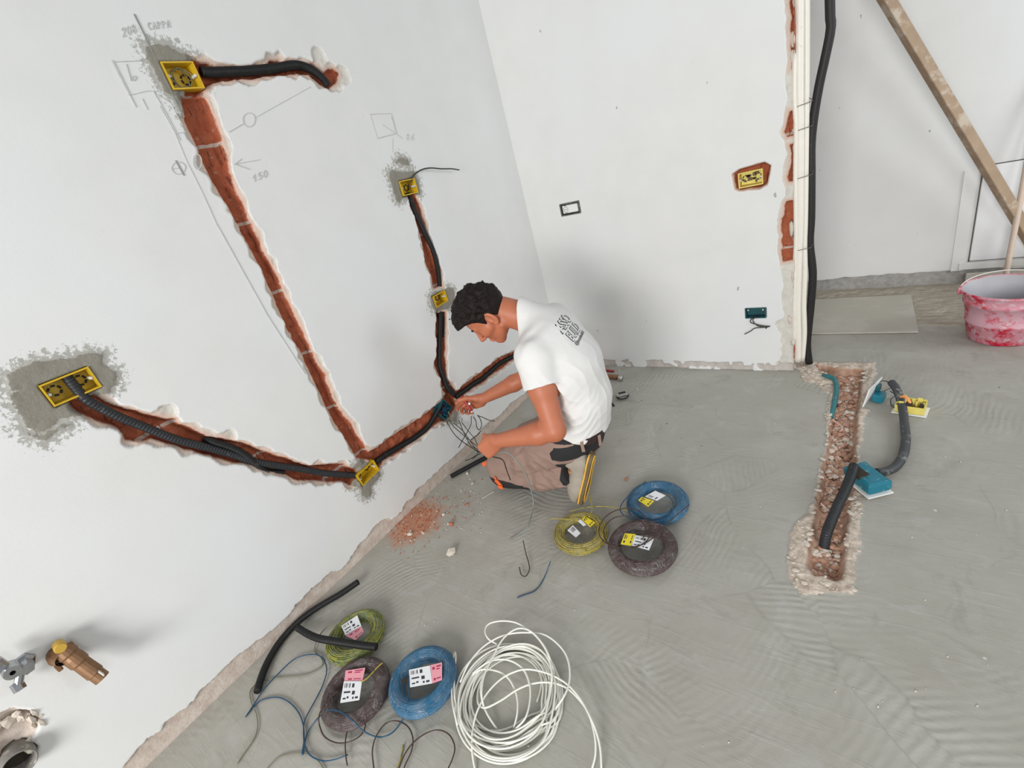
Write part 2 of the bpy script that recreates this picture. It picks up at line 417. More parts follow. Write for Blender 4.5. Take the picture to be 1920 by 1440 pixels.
M['lyellow'] = P('yellow_paper_label', (.85, .68, .03), .5, var=.04)
M['ink'] = P('black_print', (.04, .04, .045), .6)
M['inkpink'] = P('dark_pink_print', (.42, .03, .09), .6)
M['wood'] = P('weathered_wood', (.36, .255, .17), .7, var=.25, scale=14, bump=.3, bscale=60, dirt=(.50, .42, .33), dirts=7, dth=.55)
M['woodpale'] = P('pale_wood', (.60, .48, .39), .6, var=.08)
M['tile'] = P('beige_stone_tile', (.45, .425, .36), .5, var=.06, scale=5, dirt=(.49, .465, .40), dirts=4, dth=.5)
M['chrome'] = P('dull_chrome', (.42, .43, .45), .28, metal=1.0, var=.2, dirt=(.25, .25, .25), dirts=60, dth=.6)
M['rust'] = P('rusty_brass', (.24, .125, .06), .5, metal=.35, var=.3, dirt=(.40, .27, .17), dirts=45, dth=.62)
M['capyellow'] = P('yellow_cap', (.55, .34, .05), .5, var=.15)
M['steel'] = P('brushed_steel', (.55, .55, .52), .25, metal=.9)
M['redplastic'] = P('red_plastic', (.35, .02, .02), .4)
M['brownwood'] = P('brown_handle', (.26, .12, .06), .5)
M['pipegrey'] = P('grey_drain_pipe', (.20, .185, .165), .5, dirt=(.42, .38, .33), dirts=30, dth=.55)
M['rubble'] = P('brick_rubble', (.46, .26, .18), .9, var=.35, scale=35, bump=.5, bscale=120, dirt=(.58, .47, .39), dirts=30, dth=.54)
M['palestone'] = P('plaster_lump', (.62, .55, .47), .9, var=.15, bump=.5, bscale=90)
M['brickbit'] = P('brick_lump', (.42, .15, .08), .9, var=.25, bump=.5, bscale=90)
M['tealpipe'] = P('teal_water_hose', (.02, .17, .19), .4, dirt=(.2, .3, .3), dirts=40, dth=.6)
M['pinkcord'] = P('pale_pink_cord', (.68, .45, .38), .6)
M['tie'] = P('rusty_tie_wire', (.15, .12, .10), .5)
M['skin'] = P('skin', (.47, .152, .076), .5, var=.10, scale=18, sub=.12, bump=.08, bscale=300)
M['hair'] = P('dark_brown_hair', (.014, .010, .009), .55, var=.5, scale=60, bump=1.0, bscale=90, spec=.12)
M['shirt'] = P('white_cotton', (.73, .715, .695), .85, var=.03, bump=.12, bscale=900)
M['trousers'] = P('dusty_taupe_cloth', (.31, .205, .165), .9, var=.12, scale=25, bump=.2, bscale=700)
M['blackcloth'] = P('black_cloth', (.018, .017, .018), .85)
M['belt'] = P('dark_brown_leather', (.035, .018, .016), .5)
M['orange'] = P('orange_webbing', (.85, .14, .03), .6)
M['shoe'] = P('grey_suede', (.36, .315, .26), .9, var=.15, bump=.3, bscale=300)
M['shoedark'] = P('brown_rubber_sole', (.15, .10, .05), .7)
M['shoeyellow'] = P('yellow_trim', (.78, .45, .06), .5)
M['lip'] = P('lips', (.48, .16, .11), .5)
def bucket_mat():
    g = G('plaster_splashed_red_plastic'); n = g.noise(9, 6, .68); n2 = g.noise(30, 6, .7)
    c = g.mix(g.rng(n, .44, .56), (.58, .012, .045), (.66, .30, .36)); c = g.mix(g.rng(n2, .52, .62, 0, .9), c, (.66, .50, .54))
    zz = g.sep(g.pos)[2]; bandm = g.math('MULTIPLY', g.rng(zz, .10, .115), g.rng(zz, .215, .205)); c = g.mix(g.math('MULTIPLY', bandm, g.rng(n, .38, .5)), c, (.62, .36, .42)); 
    return g.fin(c, .5, n2, .001, .5)
M['bucket'] = bucket_mat(); M['bucketin'] = P('dried_plaster_lining', (.46, .45, .47), .9, var=.15, scale=8, bump=.4, bscale=40)
def film_mat():
    mt, nt, b = new_mat('clear_shrink_film'); ln = nt.links.new
    tr = nd(nt, 'ShaderNodeBsdfTransparent'); mx = nd(nt, 'ShaderNodeMixShader'); out = nt.nodes['Material Output']
    tr.inputs[0].default_value = (.93, .94, .95, 1)
    b.inputs['Base Color'].default_value = (.62, .63, .62, 1); b.inputs['Roughness'].default_value = .14
    tc = nd(nt, 'ShaderNodeTexCoord'); no = nd(nt, 'ShaderNodeTexNoise'); no.inputs['Scale'].default_value = 24; no.inputs['Detail'].default_value = 5; no.inputs['Distortion'].default_value = 1.2; ln(tc.outputs['Object'], no.inputs['Vector'])
    r = nd(nt, 'ShaderNodeMapRange'); r.inputs[1].default_value = .35; r.inputs[2].default_value = .75; r.inputs[3].default_value = .02; r.inputs[4].default_value = .13; ln(no.outputs[0], r.inputs[0])
    bp = nd(nt, 'ShaderNodeBump'); bp.inputs['Distance'].default_value = .004; ln(no.outputs[0], bp.inputs['Height']); ln(bp.outputs[0], b.inputs['Normal'])
    n2 = nd(nt, 'ShaderNodeTexNoise'); n2.inputs['Scale'].default_value = 13; n2.inputs['Detail'].default_value = 4; n2.inputs['Distortion'].default_value = 2.5; ln(tc.outputs['Object'], n2.inputs['Vector'])
    ab = nd(nt, 'ShaderNodeMath', operation='SUBTRACT'); ln(n2.outputs[0], ab.inputs[0]); ab.inputs[1].default_value = .5
    a2 = nd(nt, 'ShaderNodeMath', operation='ABSOLUTE'); ln(ab.outputs[0], a2.inputs[0])
    r2 = nd(nt, 'ShaderNodeMapRange'); ln(a2.outputs[0], r2.inputs[0]); r2.inputs[1].default_value = 0; r2.inputs[2].default_value = .011; r2.inputs[3].default_value = .42; r2.inputs[4].default_value = 0  # crease highlights painted into the film as thin pale streaks
    r3 = nd(nt, 'ShaderNodeMath', operation='MULTIPLY'); ln(r2.outputs[0], r3.inputs[0]); ln(r.outputs[0], r3.inputs[1]); r3.inputs[1].default_value = 1
    nt.links.remove(r3.inputs[1].links[0]); r3.inputs[1].default_value = 1.0
    mxx = nd(nt, 'ShaderNodeMath', operation='MAXIMUM'); ln(r.outputs[0], mxx.inputs[0]); ln(r3.outputs[0], mxx.inputs[1])
    ln(mxx.outputs[0], mx.inputs[0]); ln(tr.outputs[0], mx.inputs[1]); ln(b.outputs[0], mx.inputs[2]); ln(mx.outputs[0], out.inputs['Surface'])
    return mt
M['film'] = film_mat()

# ------------------------------------------------------------------ the setting
def heightfield(name, us, vs, build, mat):
    """build(u, v) -> (Nx3 points, dict of attributes)"""
    U, W_ = np.meshgrid(us, vs, indexing='ij'); u = U.ravel(); v = W_.ravel()
    pts, at, flip = build(u, v); nu, nv = len(us), len(vs)
    idx = np.arange(nu * nv).reshape(nu, nv)
    q = np.stack([idx[:-1, :-1], idx[1:, :-1], idx[1:, 1:], idx[:-1, 1:]], -1).reshape(-1, 4)
    if flip: q = q[:, ::-1]
    me = bpy.data.meshes.new(name); me.vertices.add(len(pts)); me.vertices.foreach_set('co', pts.astype(np.float32).ravel())
    me.loops.add(q.size); me.loops.foreach_set('vertex_index', q.astype(np.int32).ravel())
    me.polygons.add(len(q)); me.polygons.foreach_set('loop_start', np.arange(0, q.size, 4, dtype=np.int32))
    me.polygons.foreach_set('use_smooth', np.ones(len(q), bool)); me.update(calc_edges=True)
    for k, a in at.items():
        t = me.attributes.new(k, 'FLOAT', 'POINT'); t.data.foreach_set('value', a.astype(np.float32))
    o = bpy.data.objects.new(name, me); COL.objects.link(o); me.materials.append(mat); tag(o, kind='structure')
    return o
def axis(a, b, fa, fb, fine, coarse):
    r = [np.arange(a, fa, coarse)] if fa > a else []
    r.append(np.arange(fa, fb, fine))
    r.append(np.arange(fb, b, coarse) if b > fb + 1e-6 else np.array([])); r = np.concatenate(r)
    return np.append(r[r < b - 1e-4], b)

# outlines traced in the photo and laid onto the wall planes
chA = [(341.6,181),(349,226),(370,269),(376,287),(397,332),(425,377),(450,423),(478,475),(501,521),(513,551),(538.6,611),(569,666),(587,702),(614,762),(635,799),(655,832),(672,860),
       (700,862),(694,845),(684,835),(665,799),(635,762),(611,702),(590,666),(566,611),(535.6,551),(525,521),(499,475),(477,423),(455,377),(437,332),(427,287),(421,269),(409,226),(388,181)]
chT = Z1([(600,370),(680,385),(760,402),(900,412),(1070,395),(1085,365),(1150,358),(1165,385),(1240,380),(1350,392),(1420,440),(1480,420),(1515,450),(1500,500),(1450,540),(1400,520),(1330,460),(1250,452),(1100,470),(900,486),(720,510),(650,590),(560,590)])
chC = Z3([(560,600),(720,560),(850,640),(1000,680),(1150,720),(1330,745),(1350,780),(1500,840),(1560,870),(1750,905),(1920,955)]) + Z5([(0,912),(60,935),(180,930),(350,915),(380,950),(440,960),(440,1030),(400,1090),(330,1050),(180,1058),(0,1038)]) + \
      Z3([(1920,1100),(1700,1055),(1450,985),(1300,935),(1150,895),(1050,910),(950,905),(930,850),(850,800),(740,760),(600,700),(520,630)])
chD = Z5([(480,860),(600,800),(700,720),(810,650),(900,590),(1000,515),(1080,450),(1110,400),(1180,380),(1190,480),(1150,560),(1110,590),(1040,620),(960,690),(860,765),(760,840),(640,905),(600,965),(560,900)])
chE = Z5([(1160,400),(1250,330),(1330,268),(1440,180),(1520,120),(1600,88),(1760,20),(1790,60),(1600,150),(1500,225),(1400,305),(1300,372),(1200,440)])
chF1 = [(765,367),(779,362),(790,385),(802,430),(812,470),(826,500),(831,535),(815,540),(811,515),(800,490),(795,455),(778,400)]
chF2 = Z7([(345,460),(350,560),(350,680),(352,800),(335,860),(342,905),(385,1000),(405,1100),(480,1170),(520,1110),(440,1010),(430,900),(425,800),(428,700),(432,560),(425,460)])
mTop = Z1([(300,300),(340,285),(480,305),(620,360),(650,400),(670,590),(560,620),(545,720),(490,600),(430,570),(380,480),(325,370)])
mTop2 = Z1([(275,295),(330,250),(420,262),(500,280),(480,330),(340,330)])
mLow = Z3([(60,560),(150,545),(190,450),(330,380),(520,340),(650,265),(700,250),(790,360),(830,450),(830,540),(760,560),(700,690),(580,730),(450,740),(380,820),(300,840),(200,800),(120,660)])
mLow2 = Z3([(10,400),(100,360),(250,290),(480,270),(660,230),(790,230),(800,330),(900,380),(890,500),(820,540),(560,500),(200,520),(50,560),(30,480)])
mLow3 = Z3([(110,800),(300,850),(450,760),(580,740),(560,800),(430,860),(350,930),(200,890)])
mMid = ZM([(420,700),(450,670),(560,690),(640,670),(690,760),(710,880),(640,905),(540,930),(520,960),(490,940),(460,830)])
mMid2 = ZM([(470,600),(520,530),(600,560),(630,640),(560,640)])
mBx = Z7([(290,330),(330,290),(410,285),(430,250),(480,270),(490,350),(440,430),(345,460),(300,420)])
mCon = Z5([(410,930),(480,880),(520,920),(600,960),(610,1010),(540,1090),(545,1150),(510,1180),(470,1150),(460,1100),(380,1080),(400,1000)])
mJoint = Z5([(1100,400),(1180,400),(1200,500),(1180,600),(1080,610),(1040,560),(1080,470)])
strip = Z6([(850,1510),(930,1440),(1100,1240),(1220,1150),(1230,1090),(1310,1045),(1400,990),(1500,880),(1720,660),(1900,520)]) + ZC([(180,625),(300,520),(440,405),(560,280),(640,200),(780,90),(880,10)]) + \
        Z5([(560,1395),(630,1340),(680,1315),(700,1330),(770,1275),(800,1230),(870,1130),(950,1065),(1025,1000),(1150,880),(1250,780),(1400,640),(1560,500),(1700,380),(1900,220)])
def wallpoly(px): return [L(*p)[1:] for p in px]

def left_wall(u, v):      # u = y, v = z
    Pt = np.stack([u, v], 1); w1 = fbm(u * 28, v * 28, 3, 3); w2 = fbm(u * 9, v * 9, 8, 3); w3 = fbm(u * 70, v * 70, 5, 2)
    dB = np.full(len(u), 9.0)
    for c in (chA, chT, chC, chD, chE, chF1, chF2): dB = np.minimum(dB, polysd(Pt, wallpoly(c)))
    dB0 = dB.copy(); dB = dB + .0035 * w1 + .0015 * w3
    sc = cells(u * 17, v * 17)                                   # scalloped, conchoidal flakes
    dR = dB0 - (.004 + .018 * np.clip(1.05 - 1.5 * sc, 0, 1) + .010 * np.clip(w2, 0, 1)) + .002 * w1
    # flaked spots: big one above the right end of the top chase
    for px, r in (((598, 105), .036), ((644, 140), .036), ((432, 817), .024), ((315, 775), .03), ((632, 157), .03)):
        c = L(*px)[1:]; dR = np.minimum(dR, np.hypot(u - c[0], v - c[1]) - r + .004 * w1)
    dM = np.full(len(u), 9.0)
    for c in (mTop, mLow, mMid, mBx, mCon, mJoint): dM = np.minimum(dM, polysd(Pt, wallpoly(c)))
    for c in (mTop2, mLow2, mLow3, mMid2): dM = np.minimum(dM, polysd(Pt, wallpoly(c)) + .008)
    # band of bare plaster at the foot of the wall
    top = np.array([L(*p)[1:] for p in strip]); o = np.argsort(top[:, 0]); zt = np.interp(u, top[o, 0], top[o, 1])
    dS = v - zt + .005 * w1 + .004 * w3 + .012 * np.clip(fbm(u * 13, v * 13, 71, 2), -.3, 1)
    # hole round the drain, bottom left
    c = L(20, 1372)[1:]; dh = np.hypot(u - c[0], v - c[1]) - .062 + .012 * w2 + .004 * w1
    dS = np.minimum(dS, dh)
    x = np.zeros(len(u)) + .0006 * fbm(u * 3, v * 3, 1, 2)
    x -= .010 * sstep(.002, -.004, dS)
    x -= (.010 + .003 * w1) * sstep(.001, -.004, dR)
    x -= (.033 + .006 * w2 + .004 * w1) * sstep(.002, -.008, dB)
    x += .0025 * sstep(.004, -.006, dM) * (1 + .6 * w1)
    for (cy, cz, w, h, a) in WBOX:
        ca, sa = math.cos(a), math.sin(a); q = (u - cy) * ca + (v - cz) * sa; r = -(u - cy) * sa + (v - cz) * ca
        ins = (np.abs(q) < w / 2 + .001) & (np.abs(r) < h / 2 + .001); x[ins] = -.056
    c = L(33, 1420)[1:]; dd = np.hypot(u - c[0], v - c[1]); x[dd < .037] = -.09
    x -= (.014 + .008 * w2) * sstep(.004, -.02, dh)
    return np.stack([x, u, v], 1), dict(dB=dB, dR=dR, dM=dM, dS=dS), False
# wall boxes on the left wall: centre y, z, width, height, tilt
WBOX = [(-1.776, 1.965, .101, .078, .0), (-2.494, 1.206, .118, .068, .0), (-.967, 1.468, .105, .068, -.03), (-1.003, .906, .098, .062, .02), (-1.795, .350, .108, .064, .09)]
left = heightfield('wall_left', axis(-3.7, 0, -3.16, 0, .0055, .05), axis(0, 2.8, 0, 2.22, .0055, .05), left_wall, M['wall'])

XE = 1.515                                              # where the back wall stops
endB = [B(*p)[[0, 2]] for p in ZR([(455,0),(460,130),(462,230),(470,330),(455,480),(470,620),(445,700),(430,820),(450,880),(470,950),(440,1100),(470,1210),(440,1250),(410,1360),(400,1440)])] + \
       [B(*p)[[0, 2]] for p in zp(1380, 400, .28125, [(290,40),(300,160),(290,250),(310,330),(325,420),(335,560),(345,700),(345,850),(350,950)])]
def back_wall(u, v):      # u = x, v = z
    Pt = np.stack([u, v], 1); w1 = fbm(u * 28, v * 28, 13, 3); w2 = fbm(u * 9, v * 9, 18, 3)
    e = np.array(endB); o = np.argsort(e[:, 1]); xe = np.interp(v, e[o, 1], e[o, 0])
    low = sstep(.36, .30, v)
    dE = (xe - u)                                        # distance from the broken end
    dB = xe + .006 + .006 * w1 - u
    gate = np.full(len(u), 9.0)
    for y0, y1 in ((-300, -120), (0, 130), (208, 256), (272, 342), (378, 490)):
        z1, z0 = B(1480, y0)[2], B(1480, y1)[2]; gate = np.minimum(gate, np.abs(v - (z0 + z1) / 2) - (z1 - z0) / 2)
    dB = np.maximum(dB, gate + .003 * w1) + .06 * low
    dR = xe - .012 - .012 * np.clip(w2 + .2, 0, 1) - .05 * sstep(.36, .28, v) * np.clip(.7 + w2 * .8, 0, 1) + .004 * w1 - u
    hp = [B(*p)[[0, 2]] for p in ZR([(100,1080),(150,1045),(310,1003),(355,1025),(330,1150),(280,1178),(150,1190),(122,1180)])]
    dh = polysd(Pt, hp); dB = np.minimum(dB, dh + .007 + .002 * w1); dR = np.minimum(dR, dh + .002 * w1)
    dS = v - (.052 + .012 * w2 + .004 * w1 + .02 * sstep(1.0, 1.5, u) * 0)
    # islands of paint left on the band
    isl = fbm(u * 22, v * 22, 40, 2); dS = np.maximum(dS, (isl - .35) * .04)
    dM = np.full(len(u), 9.0)
    cx, cz = .312, 1.10; q = np.maximum(np.abs(u - cx) - .0705, np.abs(v - cz) - .0395)
    cx2, cz2 = 1.33, .364; q2 = np.maximum(np.abs(u - cx2) - .0535, np.abs(v - cz2) - .0325)
    y = np.zeros(len(u)) + .0006 * fbm(u * 3, v * 3, 21, 2)
    y += .008 * sstep(.002, -.004, dS)
    y += .007 * sstep(.001, -.004, dR); y += (.020 + .004 * w2) * sstep(.002, -.008, dB) + .025 * sstep(-.004, -.009, dh)
    y[q < -.002] = .045; y[q2 < -.002] = .05
    q3 = np.maximum(np.abs(u - 1.328) - .050, np.abs(v - 1.073) - .032); y[q3 < 0] = .065
    return np.stack([u, y, v], 1), dict(dB=dB, dR=dR, dM=dM, dS=dS), False
backw = heightfield('wall_back', axis(0, XE, 0, XE, .0055, .05), axis(0, 2.8, 0, 2.0, .0055, .05), back_wall, wall_material('painted_plaster_pale_band', (.46, .42, .39), (.58, .54, .50)))
# broken end face of the back wall: hollow brick courses with mortar and plaster
def end_face(u, v):       # u = y, v = z
    w1 = fbm(u * 30, v * 30, 50, 3); w2 = fbm(u * 10, v * 8, 54, 3)
    x = XE + .004 * w1 + .012 * w2 * sstep(0, .03, u)
    dB = np.full(len(u), -.02); dR = np.full(len(u), 9.0)
    dM = (.30 + .25 * w2) * .1 + .02 * w1; dM[u > .09] = .02
    dS = v - .05
    return np.stack([x, u, v], 1), dict(dB=np.where(w2 > .25, -.02, .02) + .01 * w1, dR=np.full(len(u), -.02), dM=np.full(len(u), 9.0), dS=dS), False
ef = heightfield('wall_back_end', axis(0.0, .11, 0, .11, .0055, .05), axis(0, 2.8, 0, 2.0, .0055, .05), end_face, M['wall'])
YF = 1.31
def far_wall(u, v):
    w1 = fbm(u * 28, v * 28, 23, 3); w2 = fbm(u * 5, v * 5, 28, 3); one = np.full(len(u), 9.0)
    dS = v - (.09 + .015 * w2 + .003 * w1); y = YF + .0008 * w2 + .006 * sstep(.002, -.004, dS)
    return np.stack([u, y, v], 1), dict(dB=one, dR=one, dM=one, dS=dS), False
G2 = wall_material('painted_plaster_grey_band', (.30, .29, .27), (.42, .41, .39))
farw = heightfield('wall_far', axis(0, 4.2, 1.4, 2.9, .012, .06), axis(0, 2.8, 0, .5, .008, .06), far_wall, G2)
mb = MB(); mb.box((.9, .115, 1.4), (1.2, .01, 2.8)); o = mb.build('wall_back_rear', M['wall']); tag(o, kind='structure')
mb = MB(); mb.box((.02, .70, 1.4), (.05, 1.2, 2.8)); o = mb.build('wall_left_rear', P('plain_plaster', (.78, .78, .76), .85)); tag(o, kind='structure')

# trench cut in the floor where a wall stood
trench = ZT([(400,105),(500,200),(600,265),(620,330),(590,430),(560,590),(545,700),(520,900),(480,1000),(485,1150),(430,1300),(420,1400)]) + \
         ZU([(530,430),(510,520),(490,650),(450,790),(440,950),(500,1050),(600,1060),(700,1110),(780,1090),(780,950),(800,750),(830,560),(840,400)]) + ZT([(770,1250),(785,1130),(795,900),(810,700),(825,500),(850,300),(865,155),(700,150),(500,120)])
rimp = ZT([(220,110),(400,92),(960,100),(975,200),(930,300),(880,420),(850,500),(925,520),(860,620),(850,760),(830,900),(800,960),(800,1200),(850,1340)]) + \
       ZU([(940,420),(920,640),(935,770),(885,900),(860,1050),(872,1215),(720,1230),(560,1195),(500,1240),(420,1240),(330,1150),(290,1060),(285,900),(300,700),(340,600),(370,570),(440,500),(510,380),(530,250),(560,150)]) + \
       ZT([(475,1150),(470,1000),(515,900),(540,700),(520,590),(525,520),(560,440),(550,390),(430,280),(330,270),(300,190)])
dust = [(735,1005),(752,965),(790,940),(826,955),(815,990),(775,1012),(745,1020)]
def floor_build(u, v):    # u = x, v = y
    Pt = np.stack([u, v], 1); w1 = fbm(u * 30, v * 30, 60, 3); w2 = fbm(u * 7, v * 7, 66, 3); w3 = fbm(u * 1.5, v * 1.5, 2, 2)
    dT = polysd(Pt, [F(*p)[:2] for p in trench]) + .004 * w1
    dR = polysd(Pt, [F(*p)[:2] for p in rimp]) + .006 * w1
    dD = polysd(Pt, [F(*p)[:2] for p in dust])
    dA = np.maximum(1.02 + .01 * w2 - v, np.abs(u - 2.3) - .9) ; dA = np.where(u > 2.06, np.maximum(.62 + .02 * w2 - v, 2.04 - u), dA)
    # screed stops short of the walls by a ragged edge; a groove shows beside the left wall
    z = .0012 * w3 + .0004 * w1
    z += .004 * sstep(.003, -.006, dR) * (1 + 1.2 * w1)
    z -= (.046 + .008 * w2) * sstep(.004, -.022, dT)
    z += .003 * sstep(.004, -.01, dA) * (1 + w1)
    return np.stack([u, v, z], 1), dict(dB=dT, dR=dR, dM=dA, dS=dD), False
floor = heightfield('floor', axis(-.02, 4.2, 0, 2.3, .0075, .04), axis(-3.7, 1.33, -2.9, 1.31, .0075, .04), floor_build, M['floor'])
# flush hatch in the far wall: thin gap lines, frame and ledge
hatch = empty('access_hatch', (2.6, YF, .1), 'white flush access hatch in the far wall behind the leaning timber', 'hatch')
mb = MB(); mb.box((2.69, YF - .003, .435), (.70, .004, .57)); mb.build('panel', P('hatch_white', (.79, .80, .81), .6, var=.02), hatch)
mb = MB()
mb.box((2.334, YF - .004, .435), (.004, .006, .58)); mb.box((2.69, YF - .004, .722), (.715, .006, .004)); mb.box((2.69, YF - .004, .149), (.715, .006, .003)); mb.build('gap_line', M['dark'], hatch)
mb = MB(); mb.box((2.66, YF - .007, .118), (.74, .014, .045), bev=.003); mb.box((2.285, YF - .004, .4), (.06, .006, .62)); mb.build('frame', P('frame_white', (.74, .74, .72), .6, var=.04, dirt=(.5, .46, .4), dirts=18, dth=.66), hatch)
mb = MB(); mb.box((2.68, YF - .012, .045), (.70, .022, .055), bev=.003); mb.build('sill', P('sill_grey', (.58, .55, .49), .8, dirt=(.25, .2, .15), dirts=9, dth=.55), hatch)

# ------------------------------------------------------------------ pencil marks on the left wall
RIB = [0]
def ribbon(mb, pts, w=.0022, off=.0022, plane='L'):
    for a, b in zip(pts[:-1], pts[1:]):
        A = L(*a) if plane == 'L' else B(*a); C = L(*b) if plane == 'L' else B(*b); d = C - A; n = np.linalg.norm(d)
        if n < 1e-6: continue
        d /= n; nrm = np.array([1, 0, 0]) if plane == 'L' else np.array([0, -1, 0]); s = np.cross(nrm, d) * w / 2
        A = A - d * w * .4; C = C + d * w * .4
        RIB[0] = (RIB[0] + 1) % 9; mb.prism([A - s, C - s, C + s, A + s], nrm * .0002, nrm * (off + RIB[0] * .00012))
mk = MB(); mkd = MB()
def circ(cx, cy, rx, ry, n=18, a0=0): return [(cx + rx * math.cos(a0 + i * 2 * math.pi / n), cy + ry * math.sin(a0 + i * 2 * math.pi / n)) for i in range(n + 1)]
ribbon(mkd, Z1([(238,92),(300,215),(345,320),(420,480),(500,640),(545,725)]), .004)
for s in ([(105,385),(205,590)], [(105,385),(270,378)], [(205,590),(245,665)], [(215,590),(320,565),(395,568)], [(285,615),(318,680)], [(355,570),(430,700),(520,870)], [(185,400),(215,500)],
          [(385,590),(460,640),(535,780)], [(825,820),(910,770)], [(980,735),(1150,640),(1330,540)], [(860,1020),(1015,992)], [(860,1020),(900,988)], [(860,1020),(950,1052)], [(490,830),(560,820)],
          [(1700,710),(1830,705),(1865,830),(1745,860),(1700,710)], [(1780,775),(1860,830),(1900,860)], [(1840,860),(1840,945)], [(465,1050),(510,1045)]):
    ribbon(mk, Z1(s), .0018)
ribbon(mk, Z1([(100,380),(205,588)]), .005); ribbon(mk, Z1([(1745,860),(1865,828)]), .0045); ribbon(mk, Z1([(1832,730),(1862,828)]), .0045); ribbon(mkd, Z1([(495,1000),(545,1088)]), .0035)
for c in ((948, 745, 38, 44), (510, 1045, 42, 38), (628, 1005, 26, 46), (232, 487, 12, 14)): ribbon(mk, Z1(circ(*c)), .0024)
ribbon(mk, Z1([(395,660),(490,830),(560,1000),(650,1180),(750,1400)]), .0015); ribbon(mk, [(407,423),(500,590),(572,702)], .0015)
# handwritten figures and letters
GL = {'2': [(0,.8),(.2,1),(.55,.95),(.55,.65),(0,0),(.6,.05)], '0': [(.3,1),(.05,.75),(.05,.25),(.3,0),(.55,.25),(.55,.75),(.3,1)], '8': [(.3,.52),(.05,.75),(.3,1),(.55,.75),(.3,.52),(.02,.25),(.3,0),(.6,.25),(.3,.52)],
      'C': [(.6,.9),(.3,1),(.05,.7),(.05,.3),(.3,0),(.6,.1)], 'A': [(0,0),(.3,1),(.45,.5),(.12,.4),(.45,.5),(.6,0)], 'P': [(.05,0),(.05,1),(.5,.9),(.5,.6),(.05,.5)], '1': [(0,.6),(.3,1),(.3,0)],
      '5': [(.55,1),(.1,1),(.08,.55),(.45,.6),(.55,.3),(.3,0),(0,.1)], '6': [(.5,1),(.1,.6),(.05,.2),(.3,0),(.55,.2),(.4,.5),(.08,.35)]}
def write(txt, o, ax, up, s=.9):
    for i, ch in enumerate(txt):
        pts = [(o[0] + ax[0] * (i * .85 + x * s) + up[0] * y, o[1] + ax[1] * (i * .85 + x * s) + up[1] * y) for x, y in GL[ch]]
        ribbon(mk, Z1(pts), .0022)
write('208', (165, 230), (36, -12), (-10, -52)); write('CAPPA', (325, 185), (34, -4), (-10, -42)); write('150', (975, 1130), (38, -14), (-4, -42)); 
write('86', (1925, 870), (36, 2), (0, -40))
o = mk.build('pencil_marks', M['mark']); attach(o, left)
o = mkd.build('pencil_line', P('dark_pencil', (.26, .26, .24), .7)); attach(o, left)

# ------------------------------------------------------------------ flush boxes, sockets
def frame_on(plane, c):
    """local x = along wall, y = up, z = out of wall"""
    if plane == 'L': return np.stack([[0, 1, 0], [0, 0, 1], [1, 0, 0]], 1)
    return np.stack([[1, 0, 0], [0, 0, 1], [0, -1, 0]], 1)
def flush_box(c, w, h, tilt, plane, mat, label, depth=.045, knock=True, rim=.0045, out=.004, name='electrical_box'):
    R = frame_on(plane, c); ct, s_ = math.cos(tilt), math.sin(tilt); R = R @ np.array([[ct, -s_, 0], [s_, ct, 0], [0, 0, 1]])
    c = np.array(c, float); e = empty(name, c, label, 'electrical box')
    mb = MB(); t = .0025
    q = lambda x, y, z: R @ np.array([x, y, z]) + c
    for sx in (-1, 1):
        mb.box(q(sx * (w / 2 - rim / 2), 0, (out - depth) / 2), (rim, h, depth + out), R)
        mb.box(q(0, sx * (h / 2 - rim / 2), (out - depth) / 2), (w - 2 * rim, rim, depth + out), R)
    mb.box(q(0, 0, -depth - t / 2), (w, h, t), R)
    mb.build('shell', mat, e)
    if knock:
        for kx in (-w * .26, w * .26):
            kb = MB()
            for k in range(6):
                a0 = k * math.pi / 3; pts = [q(kx + r * math.cos(a), r * math.sin(a), -depth + .001) for r, rg in ((.011, (0, .25, .5, .75)), (.017, (.75, .5, .25, 0))) for a in [a0 + f for f in rg]]
                kb.prism(pts, (0, 0, 0), R[:, 2] * .0015)
            kb.build('knockout_ring', M['dark'], e)
        for sx in (-1, 1):
            sb = MB(); sb.lathe(q(sx * (w / 2 - .009), 0, out - .009), [(.0001, .006), (.003, .006), (.005, .004), (.005, -.02), (.0001, -.02)], R, 12); sb.build('screw_boss', M['screw'], e)
    return e, q, R
names = ['large yellow electrical box topmost on the left wall with loops of wire inside', 'wide yellow electrical box low at far left crossed by ribbed conduit',
         'yellow electrical box in the middle chase with one wire curling out to the right', 'small yellow electrical box in the chase just left of the man\'s head',
         'tilted yellow electrical box at the foot of the long vertical brick chase']
BX = []
for (cy, cz, w, h, a), nm in zip(WBOX, names):
    BX.append(flush_box((.001, cy, cz), w, h, a, 'L', M['yellow'], nm, out=.006))
def wire(name, pts, r, mat, label, cat='wire', group=None, parent=None, step=.006, n=6):
    mb = MB(); mb.tube(catmull(pts, step), r, n); o = mb.build(name, mat, parent, True)
    if not parent: tag(o, label, cat, group)
    return o
